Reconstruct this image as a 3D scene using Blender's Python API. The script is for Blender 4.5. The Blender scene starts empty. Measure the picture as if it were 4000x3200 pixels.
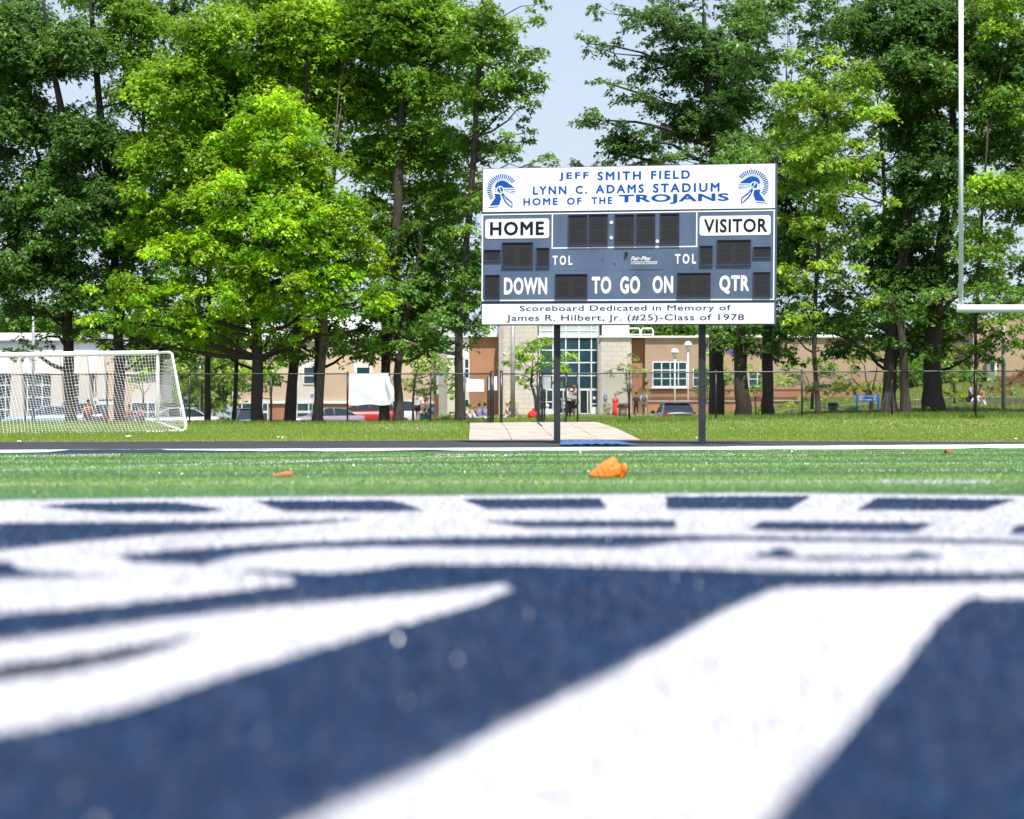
import bpy, bmesh, math, random
import numpy as np
from mathutils import Vector, Matrix

sc = bpy.context.scene
COL = sc.collection
PI = math.pi
R = math.radians
random.seed(7)

# ---------------------------------------------------------------- camera, sky, sun, exposure
F = 9444.0      # focal length in photo pixels (85 mm on full frame)
H = 1690.0      # photo row of the horizon
CH = 0.38       # camera height
cam = bpy.data.cameras.new('camera')
cam.sensor_width = 36.0
cam.lens = 85.0
cam.shift_y = (H - 1600.0) / 4000.0
cam.clip_start = 0.05
cam.clip_end = 6000
cam.dof.use_dof = True
cam.dof.focus_distance = 63.0
cam.dof.aperture_fstop = 2.55
cam_o = bpy.data.objects.new('camera', cam)
cam_o.location = (0, 0, CH)
cam_o.rotation_euler = (R(90), 0, 0)
COL.objects.link(cam_o)
sc.camera = cam_o

SUN_EL, SUN_AZ = 62.0, 13.0      # azimuth: degrees to the right of straight behind the camera
world = bpy.data.worlds.new('World')
sc.world = world
world.use_nodes = True
wn = world.node_tree
sky = wn.nodes.new('ShaderNodeTexSky')
sky.sky_type = 'NISHITA'
sky.sun_disc = False
sky.sun_elevation = R(SUN_EL)
sky.sun_rotation = R(180 - SUN_AZ)
sky.air_density = 1.0
sky.dust_density = 1.0
sky.ozone_density = 1.5
# summer haze: the sky whitens towards the horizon, the same in every direction
_tc = wn.nodes.new('ShaderNodeTexCoord'); _sp = wn.nodes.new('ShaderNodeSeparateXYZ'); _mr = wn.nodes.new('ShaderNodeMapRange')
_mr.inputs['From Min'].default_value = .02; _mr.inputs['From Max'].default_value = .75
_mr.inputs['To Min'].default_value = .92; _mr.inputs['To Max'].default_value = .10
_mx = wn.nodes.new('ShaderNodeMixRGB'); _mx.inputs['Color2'].default_value = (3.75, 4.25, 5.05, 1)
wn.links.new(_tc.outputs['Generated'], _sp.inputs[0]); wn.links.new(_sp.outputs['Z'], _mr.inputs['Value'])
wn.links.new(_mr.outputs[0], _mx.inputs['Fac']); wn.links.new(sky.outputs['Color'], _mx.inputs['Color1'])
wn.links.new(_mx.outputs[0], wn.nodes['Background'].inputs['Color'])
wn.nodes['Background'].inputs['Strength'].default_value = 0.13

sl = bpy.data.lights.new('sun', 'SUN')
sl.energy = 5.0
sl.angle = R(0.53)
sl.color = (1.0, 0.955, 0.88)
so = bpy.data.objects.new('sun', sl)
COL.objects.link(so)
sd = Vector((math.sin(R(SUN_AZ)) * math.cos(R(SUN_EL)), -math.cos(R(SUN_AZ)) * math.cos(R(SUN_EL)), math.sin(R(SUN_EL))))
so.rotation_euler = sd.to_track_quat('Z', 'Y').to_euler()
so.location = (0, -20, 40)

sc.view_settings.view_transform = 'Standard'
sc.view_settings.look = 'None'
sc.view_settings.gamma = 1.0
sc.view_settings.use_curve_mapping = False
sc.view_settings.exposure = 0.5
sc.render.engine = 'CYCLES'
sc.cycles.use_denoising = True
sc.cycles.max_bounces = 6
sc.cycles.transparent_max_bounces = 6
sc.cycles.sample_clamp_indirect = 6

# ---------------------------------------------------------------- helpers
def tag(o, label=None, cat=None, group=None, kind=None):
    if label: o['label'] = label
    if cat: o['category'] = cat
    if group: o['group'] = group
    if kind: o['kind'] = kind
    return o

def empty(name, loc, label, cat, group=None, rz=0):
    o = bpy.data.objects.new(name, None)
    o.location = loc
    o.rotation_euler = (0, 0, rz)
    COL.objects.link(o)
    return tag(o, label, cat, group)

def X(px, D): return (px - 2000.0) * D / F
def Z(py, D): return CH + (H - py) * D / F
def W(px, py, D): return Vector((X(px, D), D, Z(py, D)))

class MB:
    """collects boxes, tubes, prisms in world coordinates -> one mesh object"""
    def __init__(s): s.v = []; s.f = []; s.smooth = []
    def add(s, vs, fs, smooth=False):
        b = len(s.v)
        s.v += [tuple(v) for v in vs]
        s.f += [tuple(i + b for i in f) for f in fs]
        s.smooth += [smooth] * len(fs)
        return s
    def box(s, x0, x1, y0, y1, z0, z1):
        vs = [(x0,y0,z0),(x1,y0,z0),(x1,y1,z0),(x0,y1,z0),(x0,y0,z1),(x1,y0,z1),(x1,y1,z1),(x0,y1,z1)]
        return s.add(vs, [(0,3,2,1),(4,5,6,7),(0,1,5,4),(1,2,6,5),(2,3,7,6),(3,0,4,7)])
    def pbox(s, px0, px1, py0, py1, D, depth):       # front face at depth D
        return s.box(X(px0, D), X(px1, D), D, D + depth, Z(py1, D), Z(py0, D))
    def tube(s, pts, rad, n=8, cap=True):
        pts = [Vector(p) for p in pts]
        if not hasattr(rad, '__len__'): rad = [rad] * len(pts)
        vs = []; fs = []
        prev = None
        for i, p in enumerate(pts):
            a = pts[max(i-1, 0)]; b = pts[min(i+1, len(pts)-1)]
            t = (b - a)
            if t.length < 1e-9: t = Vector((0,0,1))
            t.normalize()
            if prev is None:
                u = t.cross(Vector((0,1,0)) if abs(t.y) < .9 else Vector((1,0,0))).normalized()
            else:
                u = (prev - t * prev.dot(t)).normalized()
            prev = u
            w = t.cross(u)
            for k in range(n):
                an = 2 * PI * k / n
                vs.append(p + (u * math.cos(an) + w * math.sin(an)) * rad[i])
        for i in range(len(pts) - 1):
            for k in range(n):
                k2 = (k + 1) % n
                fs.append((i*n + k, i*n + k2, (i+1)*n + k2, (i+1)*n + k))
        if cap:
            fs.append(tuple(range(n-1, -1, -1)))
            fs.append(tuple((len(pts)-1)*n + k for k in range(n)))
        return s.add(vs, fs, True)
    def prism(s, poly, d0, d1, axis='y'):            # poly = [(x,z)...] extruded along y
        n = len(poly)
        if axis == 'y':
            vs = [(x, d0, z) for x, z in poly] + [(x, d1, z) for x, z in poly]
        elif axis == 'x':
            vs = [(d0, x, z) for x, z in poly] + [(d1, x, z) for x, z in poly]
        else:
            vs = [(x, z, d0) for x, z in poly] + [(x, z, d1) for x, z in poly]
        fs = [tuple(range(n)), tuple(range(2*n-1, n-1, -1))]
        for i in range(n):
            j = (i+1) % n
            fs.append((i, i+n, j+n, j))
        return s.add(vs, fs)
    def ball(s, c, rx, ry, rz, n=10, m=6, z0=-1.0):
        c = Vector(c); vs = []; fs = []
        for i in range(m + 1):
            ph = -PI/2 + PI * i / m
            zz = max(math.sin(ph), z0)
            for k in range(n):
                a = 2*PI*k/n
                vs.append((c.x + rx*math.cos(ph)*math.cos(a), c.y + ry*math.cos(ph)*math.sin(a), c.z + rz*zz))
        for i in range(m):
            for k in range(n):
                k2 = (k+1) % n
                fs.append((i*n+k, i*n+k2, (i+1)*n+k2, (i+1)*n+k))
        return s.add(vs, fs, True)
    def build(s, name, mat, parent=None, bevel=0, local=None):
        me = bpy.data.meshes.new(name)
        vs = s.v
        off = Vector((0,0,0))
        if parent is not None and local is None:
            M = world_matrix(parent).inverted()
            vs = [tuple(M @ Vector(v)) for v in vs]
        me.from_pydata(vs, [], s.f)
        me.validate(clean_customdata=False)
        if len(me.polygons) == len(s.smooth):
            me.polygons.foreach_set('use_smooth', s.smooth)
        me.materials.append(mat)
        bm = bmesh.new(); bm.from_mesh(me)
        bmesh.ops.recalc_face_normals(bm, faces=bm.faces)
        bm.to_mesh(me); bm.free()
        o = bpy.data.objects.new(name, me)
        COL.objects.link(o)
        if parent is not None: o.parent = parent
        if bevel:
            md = o.modifiers.new('b', 'BEVEL'); md.width = bevel; md.segments = 2; md.limit_method = 'ANGLE'
        return o

def world_matrix(o):
    M = Matrix.LocRotScale(o.location, o.rotation_euler if o.rotation_mode != 'QUATERNION' else o.rotation_quaternion, o.scale)
    if o.parent: return world_matrix(o.parent) @ M
    return M

def M_(name, color, rough=0.7, var=0.0, scale=3.0, color2=None, bump=0.0, bscale=None, metal=0.0, spec=0.5,
       stretch=(1,1,1), coat=0.0, detail=4.0, trans=0.0):
    m = bpy.data.materials.new(name); m.use_nodes = True
    nt = m.node_tree; N = nt.nodes; L = nt.links
    b = N['Principled BSDF']
    b.inputs['Roughness'].default_value = rough
    b.inputs['Metallic'].default_value = metal
    b.inputs['Specular IOR Level'].default_value = spec
    b.inputs['Coat Weight'].default_value = coat
    b.inputs['Base Color'].default_value = (*color, 1)
    tc = N.new('ShaderNodeTexCoord'); mp = N.new('ShaderNodeMapping'); mp.inputs['Scale'].default_value = stretch
    L.new(tc.outputs['Object'], mp.inputs['Vector'])
    if var or color2:
        nz = N.new('ShaderNodeTexNoise'); nz.inputs['Scale'].default_value = scale; nz.inputs['Detail'].default_value = detail
        nz.inputs['Roughness'].default_value = 0.65
        L.new(mp.outputs[0], nz.inputs['Vector'])
        rp = N.new('ShaderNodeValToRGB')
        c2 = color2 or tuple(c * (1 - var) for c in color)
        c1 = color if color2 else tuple(min(1, c * (1 + var)) for c in color)
        rp.color_ramp.elements[0].color = (*c2, 1); rp.color_ramp.elements[0].position = .32
        rp.color_ramp.elements[1].color = (*c1, 1); rp.color_ramp.elements[1].position = .68
        L.new(nz.outputs['Fac'], rp.inputs['Fac'])
        L.new(rp.outputs['Color'], b.inputs['Base Color'])
    if bump:
        n2 = N.new('ShaderNodeTexNoise'); n2.inputs['Scale'].default_value = bscale or scale * 4; n2.inputs['Detail'].default_value = 5
        L.new(mp.outputs[0], n2.inputs['Vector'])
        bp = N.new('ShaderNodeBump'); bp.inputs['Strength'].default_value = bump; bp.inputs['Distance'].default_value = 0.02
        L.new(n2.outputs['Fac'], bp.inputs['Height']); L.new(bp.outputs['Normal'], b.inputs['Normal'])
    return m

def leafy(name, rough=0.45, spec=0.4, trans=0.45, attr='Col'):
    """diffuse + translucent leaf or fibre taking its colour from the vertex attribute"""
    m = bpy.data.materials.new(name); m.use_nodes = True
    nt = m.node_tree; N = nt.nodes; L = nt.links
    b = N['Principled BSDF']; out = N['Material Output']
    at = N.new('ShaderNodeAttribute'); at.attribute_name = attr
    b.inputs['Roughness'].default_value = rough
    b.inputs['Specular IOR Level'].default_value = spec
    L.new(at.outputs['Color'], b.inputs['Base Color'])
    tr = N.new('ShaderNodeBsdfTranslucent')
    hs = N.new('ShaderNodeMixRGB'); hs.blend_type = 'MULTIPLY'; hs.inputs['Fac'].default_value = 1
    hs.inputs['Color2'].default_value = (1.25, 1.15, .5, 1) if trans > .3 else (1, 1, 1, 1)
    L.new(at.outputs['Color'], hs.inputs['Color1'])
    L.new(hs.outputs[0], tr.inputs['Color'])
    mx = N.new('ShaderNodeMixShader'); mx.inputs['Fac'].default_value = trans
    L.new(b.outputs[0], mx.inputs[1]); L.new(tr.outputs[0], mx.inputs[2]); L.new(mx.outputs[0], out.inputs['Surface'])
    return m

def brick(name, c1, c2, mortar, scale=1.0, bw=0.22, bh=0.075):
    m = bpy.data.materials.new(name); m.use_nodes = True
    nt = m.node_tree; N = nt.nodes; L = nt.links
    b = N['Principled BSDF']; b.inputs['Roughness'].default_value = .85
    g = N.new('ShaderNodeNewGeometry'); sp = N.new('ShaderNodeSeparateXYZ'); cb = N.new('ShaderNodeCombineXYZ')
    ad = N.new('ShaderNodeMath'); ad.operation = 'ADD'
    L.new(g.outputs['Position'], sp.inputs[0]); L.new(sp.outputs['X'], ad.inputs[0]); L.new(sp.outputs['Y'], ad.inputs[1])
    L.new(ad.outputs[0], cb.inputs['X']); L.new(sp.outputs['Z'], cb.inputs['Y'])
    t = N.new('ShaderNodeTexBrick'); L.new(cb.outputs[0], t.inputs['Vector'])
    t.inputs['Color1'].default_value = (*c1, 1); t.inputs['Color2'].default_value = (*c2, 1); t.inputs['Mortar'].default_value = (*mortar, 1)
    t.inputs['Scale'].default_value = 1; t.inputs['Brick Width'].default_value = bw; t.inputs['Row Height'].default_value = bh
    t.inputs['Mortar Size'].default_value = bh * .12; t.inputs['Bias'].default_value = -.1
    nz = N.new('ShaderNodeTexNoise'); nz.inputs['Scale'].default_value = .7; nz.inputs['Detail'].default_value = 6
    L.new(cb.outputs[0], nz.inputs['Vector'])
    mx = N.new('ShaderNodeMixRGB'); mx.blend_type = 'MULTIPLY'; mx.inputs['Fac'].default_value = .35
    L.new(t.outputs['Color'], mx.inputs['Color1']); L.new(nz.outputs['Fac'], mx.inputs['Color2'])
    L.new(mx.outputs[0], b.inputs['Base Color'])
    bp = N.new('ShaderNodeBump'); bp.inputs['Strength'].default_value = .4; bp.inputs['Distance'].default_value = .01
    L.new(t.outputs['Fac'], bp.inputs['Height']); bp.invert = True; L.new(bp.outputs[0], b.inputs['Normal'])
    return m

def np_mesh(name, verts, faces, mat, parent=None, col=None, k=3, smooth=False):
    """verts (n,3), faces (m,k) -> object, quickly; col = per vertex rgb"""
    me = bpy.data.meshes.new(name)
    n, m = len(verts), len(faces)
    me.vertices.add(n); me.vertices.foreach_set('co', np.ascontiguousarray(verts, dtype=np.float32).ravel())
    me.loops.add(m * k); me.loops.foreach_set('vertex_index', np.ascontiguousarray(faces, dtype=np.int32).ravel())
    me.polygons.add(m); me.polygons.foreach_set('loop_start', np.arange(0, m * k, k, dtype=np.int32))
    try: me.polygons.foreach_set('loop_total', np.full(m, k, dtype=np.int32))
    except Exception: pass
    me.update(calc_edges=True)
    if smooth: me.polygons.foreach_set('use_smooth', np.ones(m, dtype=bool))
    if col is not None:
        a = me.color_attributes.new('Col', 'FLOAT_COLOR', 'POINT')
        c = np.ones((n, 4), dtype=np.float32); c[:, :3] = col
        a.data.foreach_set('color', c.ravel())
    me.materials.append(mat)
    o = bpy.data.objects.new(name, me); COL.objects.link(o)
    if parent is not None: o.parent = parent
    return o

# ---------------------------------------------------------------- terrain heights
_cols = np.array([0, 1550, 1750, 2450, 2560, 2800, 3200, 3800, 4000], float)
_tab = [
 (48,  [0]*9),
 (59,  [0]*9),
 (68,  [.114,.14,.15,.15,.14,.13,.11,.09,.085]),
 (80,  [.42,.45,.46,.46,.46,.47,.50,.52,.52]),
 (88.6,[.69,.70,.70,.745,.78,.84,.90,.93,.93]),
 (93,  [.74,.76,.80,.85,.89,.95,1.02,1.08,1.08]),
 (100, [.62,.66,.86,.90,.80,.86,1.14,1.26,1.26]),
 (115, [.50,.50,.90,.96,.48,.60,1.30,1.60,1.60]),
 (135, [.45,.45,1.05,1.10,.43,.60,1.62,2.1,2.1]),
 (157, [.45,.45,1.25,1.30,.95,1.10,2.2,2.8,2.8]),
 (178, [.45,.45,1.43,1.52,1.65,1.75,2.6,3.7,3.7]),
 (205, [.45,.45,1.80,1.90,2.2,2.3,3.2,4.6,4.6]),
 (260, [.5,.5,2.0,2.2,2.6,2.8,3.8,5.2,5.2]),
 (420, [.5,.5,2.0,2.2,2.6,2.8,3.8,5.2,5.2])]
_td = np.array([t[0] for t in _tab], float); _tz = np.array([t[1] for t in _tab], float)
def gz(x, d):
    x = np.asarray(x, float); d = np.asarray(d, float)
    u = 2000 + x * F / np.maximum(d, 40)
    dd = np.clip(d, _td[0], _td[-1] - .01)
    i = np.clip(np.searchsorted(_td, dd, side='right') - 1, 0, len(_td) - 2)
    t = (dd - _td[i]) / (_td[i+1] - _td[i])
    uu = np.clip(u, 0, 3999.9)
    j = np.clip(np.searchsorted(_cols, uu, side='right') - 1, 0, len(_cols) - 2)
    s = (uu - _cols[j]) / (_cols[j+1] - _cols[j]); s = s*s*(3-2*s)
    a = _tz[i, j]*(1-s) + _tz[i, j+1]*s; b = _tz[i+1, j]*(1-s) + _tz[i+1, j+1]*s
    z = a*(1-t) + b*t
    w = np.clip((d - 15) / 30, 0, 1) * np.clip((72 - d) / 8, 0, 1)
    o = d - (56.5 + .36 * x)
    dip = np.where(o < -1.1, np.clip((o + 41) / 39.9, 0, 1), np.clip((.9 - o) / 2.0, 0, 1))
    return z + 0.0022 * np.clip(x, -16, 18) * w - .068 * dip
def gzf(x, d): return float(gz(x, d))

def line_d(x): return 56.5 + .36 * x           # far white boundary line of the field
def edge_d(x): return 58.6 + .36 * x           # end of the turf, start of the track

def sheet(name, xs_of, ds, mat, dz, nx=60):
    """grid sheet: ds rows, xs_of(d) -> (x0,x1)"""
    V = []; Fc = []
    for d in ds:
        x0, x1 = xs_of(d)
        for k in range(nx + 1):
            x = x0 + (x1 - x0) * k / nx
            V.append((x, d, 0))
    V = np.array(V); V[:, 2] = gz(V[:, 0], V[:, 1]) + dz
    for r in range(len(ds) - 1):
        for k in range(nx):
            a = r*(nx+1) + k
            Fc.append((a, a+1, a+nx+2, a+nx+1))
    return np_mesh(name, V, np.array(Fc), mat, k=4, smooth=True)

# ---------------------------------------------------------------- materials
m_turf_base = M_('turf_backing', (.05, .10, .035), .9, .3, 30)
m_navy_base = M_('navy_turf_backing', (.012, .022, .06), .9, .3, 40)
m_white_base = M_('white_turf_backing', (.6, .6, .63), .9, .15, 40)
m_line = M_('worn_white_line', (.62, .64, .65), .9, .15, 14, color2=(.34, .44, .36))
m_fibre = leafy('turf_fibre', .3, .2, .22)
_n = m_fibre.node_tree.nodes; _l = m_fibre.node_tree.links      # a few fibres are shinier than the rest
_g = _n.new('ShaderNodeNewGeometry'); _w = _n.new('ShaderNodeTexNoise'); _w.inputs['Scale'].default_value = 60; _w.inputs['Detail'].default_value = 0
_r = _n.new('ShaderNodeMapRange'); _r.inputs['From Min'].default_value = .3; _r.inputs['From Max'].default_value = .62; _r.inputs['To Min'].default_value = .17; _r.inputs['To Max'].default_value = .6
_w2 = _n.new('ShaderNodeTexWhiteNoise'); _r2 = _n.new('ShaderNodeMapRange'); _r2.inputs['From Min'].default_value = .74; _r2.inputs['From Max'].default_value = .80
_r2.inputs['To Min'].default_value = .13; _r2.inputs['To Max'].default_value = 1.0
_vm = _n.new('ShaderNodeVectorMath'); _vm.operation = 'SNAP'; _vm.inputs[1].default_value = (.02, .02, .02)
_l.new(_g.outputs['Position'], _vm.inputs[0]); _l.new(_vm.outputs[0], _w2.inputs['Vector']); _l.new(_w2.outputs['Value'], _r2.inputs['Value']); _l.new(_r2.outputs[0], _n['Principled BSDF'].inputs['Specular IOR Level'])
_l.new(_g.outputs['Position'], _w.inputs['Vector']); _l.new(_w.outputs['Fac'], _r.inputs['Value']); _l.new(_r.outputs[0], _n['Principled BSDF'].inputs['Roughness'])
m_lawn = M_('lawn_soil', (.14, .19, .04), .95, .4, 1.5, color2=(.26, .25, .09), bump=.3)
m_grass = leafy('grass_blade', .6, .25, .3)
m_asphalt = M_('track_asphalt', (.035, .036, .04), .85, .35, 6, bump=.5, bscale=60)
m_conc = M_('concrete', (.42, .375, .315), .85, .24, 1.2, bump=.3, bscale=40)
m_white = M_('white_paint', (.88, .88, .89), .38, .04, 3)
m_panelwhite = M_('white_sign_face', (.80, .81, .83), .35, .03, .7)
m_boardblue = M_('weathered_navy_face', (.085, .122, .195), .5, .22, .9, stretch=(1, 1, .45), bump=.1)
m_boardedge = M_('board_edge_metal', (.06, .085, .17), .5, .1, 2)
m_postblack = M_('black_painted_steel', (.022, .025, .033), .45, .3, 2, bump=.1)
m_digit = M_('dark_digit_mesh', (.016, .016, .018), .7, .25, 8)
m_digit2 = M_('dark_digit_segment', (.010, .010, .012), .6, .1, 8)
m_logoblue = M_('blue_vinyl', (.004, .075, .36), .5, .05, 4, spec=.25)
m_textblack = M_('black_vinyl', (.012, .012, .02), .5, spec=.2)
m_textnavy = M_('navy_vinyl', (.018, .024, .10), .5, spec=.2)
m_textwhite = M_('white_lettering', (.85, .85, .86), .4)
m_black = M_('black_vinyl_coat', (.012, .012, .013), .4)
m_rail = M_('black_fence_pipe', (.02, .021, .024), .35, spec=.6)
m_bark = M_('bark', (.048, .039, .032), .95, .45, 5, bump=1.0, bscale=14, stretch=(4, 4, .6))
m_bark_lit = M_('pale_sunlit_bark', (.15, .125, .10), .95, .45, 4, bump=1.0, bscale=12, stretch=(4, 4, .7))  # pale bark, with the sunlight on this trunk put into its colour
m_leaf = leafy('tree_leaf', .38, .45, .5)
m_net = M_('net_cord', (.85, .85, .85), .6)
m_cloth = M_('white_fabric', (.66, .68, .72), .85, .08, 2, bump=1.0, bscale=2.2)
m_sheet = M_('white_board', (.72, .77, .82), .6, .05, 3)
m_glass = M_('tinted_window_glass', (.010, .038, .062), .08, .6, .8, color2=(.02, .07, .085), spec=.9)
m_glasspale = M_('pale_glazing', (.45, .52, .50), .2, .1, 1.0)
m_frame = M_('white_window_frame', (.78, .80, .80), .4)
m_peach = M_('peach_stucco', (.56, .42, .31), .9, .06, .8, bump=.2)
m_tan = M_('tan_stucco', (.36, .255, .18), .9, .07, .8, bump=.2)
m_cream = M_('cream_stone', (.66, .61, .54), .9, .06, 1.0, bump=.2)
m_stone = brick('pale_stone_block', (.64, .58, .51), (.61, .555, .485), (.55, .50, .44), bw=.8, bh=.4)
m_brick = brick('orange_brick', (.52, .24, .12), (.44, .19, .09), (.42, .27, .19))
m_brickdark = brick('red_brown_brick', (.25, .10, .06), (.20, .085, .05), (.22, .14, .1))
m_greyconc = M_('grey_concrete', (.36, .34, .32), .9, .1, 2)
m_metalwhite = M_('white_metal_cladding', (.78, .80, .82), .45, .03, 1)
m_pole = M_('galvanised_pole', (.36, .36, .37), .55, .2, 3, metal=.3)
m_tyre = M_('tyre_rubber', (.015, .015, .015), .9)
m_rim = M_('wheel_rim', (.45, .45, .46), .3, metal=.8)
m_carglass = M_('car_glass', (.02, .03, .045), .05, spec=.9)
m_red = M_('red_lamp', (.42, .015, .03), .25)
m_skin = M_('skin', (.42, .24, .17), .6)
m_orange = M_('orange_plastic', (.85, .20, .02), .45, .12, 9)

# ---------------------------------------------------------------- ground, field, track
ds = [-30, -5, 20, 40, 48, 56, 62, 68, 72, 76, 80, 84, 88.6, 91, 93, 96, 100, 107, 115, 125, 135, 146, 157, 168, 178, 190, 205, 230, 260, 420, 900, 2500, 5500]
def gx(d): w = max(60, .55 * d); return (-w, w)
g = sheet('ground', gx, ds, m_lawn, -.02, 160)
# push the ground below the turf and the track
me = g.data
for v in me.vertices:
    if v.co.y < 67.9: v.co.z -= .06
tag(g, kind='structure')

# field sheet and track sheet share the slanted turf edge
def strip(name, near, far, nrows, mat, dz, x0=-45, x1=50, nx=120):
    V = []; Fc = []
    for r in range(nrows + 1):
        t = r / nrows
        for k in range(nx + 1):
            x = x0 + (x1 - x0) * k / nx
            V.append((x, near(x) * (1-t) + far(x) * t, 0))
    V = np.array(V); V[:, 2] = gz(V[:, 0], V[:, 1]) + dz
    for r in range(nrows):
        for k in range(nx):
            a = r*(nx+1) + k
            Fc.append((a, a+1, a+nx+2, a+nx+1))
    o = np_mesh(name, V, np.array(Fc), mat, k=4, smooth=True)
    return tag(o, kind='structure')
strip('artificial_turf_field', lambda x: -12, lambda x: min(edge_d(x), 67), 30, m_turf_base, 0)
strip('running_track', lambda x: min(edge_d(x), 67.2), lambda x: 68.3, 6, m_asphalt, .006)

# ---------------------------------------------------------------- painted shapes on the turf (photo pixels laid onto the ground plane)
def gp(px, py):
    D = (CH - .012) * F / (py - H)
    return ((px - 2000) * D / F, D)
NAVY, WHITE = 1, 2
paint = [
 (NAVY, [(-900,1952),(0,1949),(500,1943),(1000,1937),(1700,1932),(2300,1927),(2900,1922),(3200,1923),(3500,1927),(4000,1933),(4900,1945),(9000,5200),(-5000,5200)]),
 (WHITE, [(-900,1952),(0,1949),(500,1943),(1000,1937),(1700,1932),(2300,1927),(2900,1922),(3200,1923),(3500,1927),(4000,1933),(4900,1945),
          (4900,2245),(4000,2226),(3113,2221),(2557,2206),(2000,2192),(1600,2193),(1480,2210),(1300,2226),(1100,2220),(928,2214),(1000,2232),(1113,2243),(1150,2254),(1140,2268),(835,2303),(464,2345),(0,2382),(-900,2450)]),
 (NAVY, [(140,1967),(300,1966),(650,1963),(720,1967),(880,1990),(800,1993),(460,1994),(300,1983)]),
 (NAVY, [(985,1957),(1500,1956),(1560,1962),(1665,1985),(1560,1988),(1110,1987)]),
 (NAVY, [(1798,1951),(2345,1948),(2368,1977),(1905,1979)]),
 (NAVY, [(2603,1941),(3172,1939),(3079,1981),(2605,1979)]),
 (NAVY, [(3343,1983),(3427,1946),(3974,1952),(3835,1984)]),
 (NAVY, [(4080,1984),(4230,1958),(4800,1965),(4500,1990)]),
 (NAVY, [(-900,2037),(0,2036),(900,2032),(1440,2022),(1250,2040),(950,2062),(550,2088),(300,2112),(0,2142),(-900,2215)]),
 (NAVY, [(1880,2034),(2640,2032),(2645,2052),(2060,2051)]),
 (NAVY, [(2918,2054),(2974,2036),(3655,2042),(3577,2068),(3020,2062)]),
 (NAVY, [(3930,2076),(3980,2048),(4700,2050),(4500,2080)]),
 (NAVY, [(450,2168),(620,2150),(900,2130),(1100,2118),(1400,2105),(1700,2097),(2000,2091),(2400,2087),(2700,2088),(3200,2095),(4000,2105),(4900,2112),
         (4900,2122),(4000,2115),(3200,2105),(2850,2099),(2650,2107),(2480,2130),(2000,2128),(1500,2126),(1206,2130),(928,2160),(790,2197),(520,2184)]),
 (NAVY, [(2900,2164),(3058,2135),(3125,2166),(3480,2169),(3590,2150),(3690,2170),(3600,2175),(3200,2176)]),
 (NAVY, [(-900,2160),(20,2185),(110,2222),(430,2240),(0,2251),(-900,2280)]),
 (WHITE, [(-900,2590),(0,2494),(557,2419),(1020,2364),(1670,2308),(1960,2272),(2004,2288),(1968,2304),(1855,2347),(1484,2447),(928,2605),(464,2753),(186,2809),(0,2838),(-900,2990)]),
 (NAVY, [(-900,2700),(0,2583),(371,2532),(820,2458),(557,2550),(278,2606),(0,2644),(-900,2810)]),
 (WHITE, [(3067,2286),(3500,2276),(4000,2263),(4900,2250),(4900,2320),(4000,2324),(3810,2323),(3765,2330),(3670,2405),(3438,2688),(3206,2948),(2974,3200),(1900,5000),(-2500,5000),(1150,3200),(1670,2976),(2000,2800),(2464,2577),(2835,2373),(3000,2300)]),
]
polys = []
for ii, (kind, pts) in enumerate(paint):
    if kind == NAVY and ii > 0:
        my = [p[1] for p in pts]
        if max(my) < 2200 and max(my) - min(my) < 130:
            cyy = np.interp([p[0] for p in pts], [0, 4000], [0, 0]); mid = .5 * (max(my) + min(my)); e_ = 6.0 if max(my) < 2090 else 3.5
            area2 = sum(pts[k-1][0] * pts[k][1] - pts[k][0] * pts[k-1][1] for k in range(len(pts)))
            sg = 1 if area2 > 0 else -1
            new = []
            for k in range(len(pts)):
                a_, b_ = pts[k-1], pts[(k+1) % len(pts)]
                dx_ = (b_[0] - a_[0]); new.append((pts[k][0], pts[k][1] + (-1 if dx_ * sg > 0 else 1) * e_))
            pts = new
    polys.append((kind, np.array([gp(*p) for p in pts])))

def inside(px, py, poly):
    n = len(poly); r = np.zeros(len(px), bool)
    x1, y1 = poly[-1]
    for k in range(n):
        x2, y2 = poly[k]
        c = ((y2 > py) != (y1 > py))
        with np.errstate(divide='ignore', invalid='ignore'):
            xi = (x1 - x2) * (py - y2) / (y1 - y2 + 1e-12) + x2
        r ^= c & (px < xi)
        x1, y1 = x2, y2
    return r

logo = None
for i, (kind, P) in enumerate(polys):
    bm = bmesh.new()
    vs = [bm.verts.new((x, y, 0)) for x, y in P]
    f = bm.faces.new(vs); bmesh.ops.triangulate(bm, faces=[f])
    me = bpy.data.meshes.new('paint'); bm.to_mesh(me); bm.free()
    me.materials.append(m_navy_base if kind == NAVY else m_white_base)
    o = bpy.data.objects.new('navy_midfield_turf' if i == 0 else ('white_turf_paint' if kind == WHITE else 'navy_turf_paint'), me)
    o.location = (0, 0, .0012 * (i + 1) if i < 2 else .0040)
    if i in (1,): o.location = (0, 0, .0028)
    COL.objects.link(o); tag(o, kind='structure')

def fbm(x, y, s, seed):
    r = np.random.RandomState(seed); out = np.zeros(len(x))
    for k in range(4):
        for _ in range(3):
            a = r.rand() * 2 * PI; fr = s * 2**k * (0.7 + .6 * r.rand()); ph = r.rand() * 2 * PI
            out += np.sin((x*math.cos(a) + y*math.sin(a)) * fr + ph) / (1.6**k)
    return out / 5.0

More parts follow.
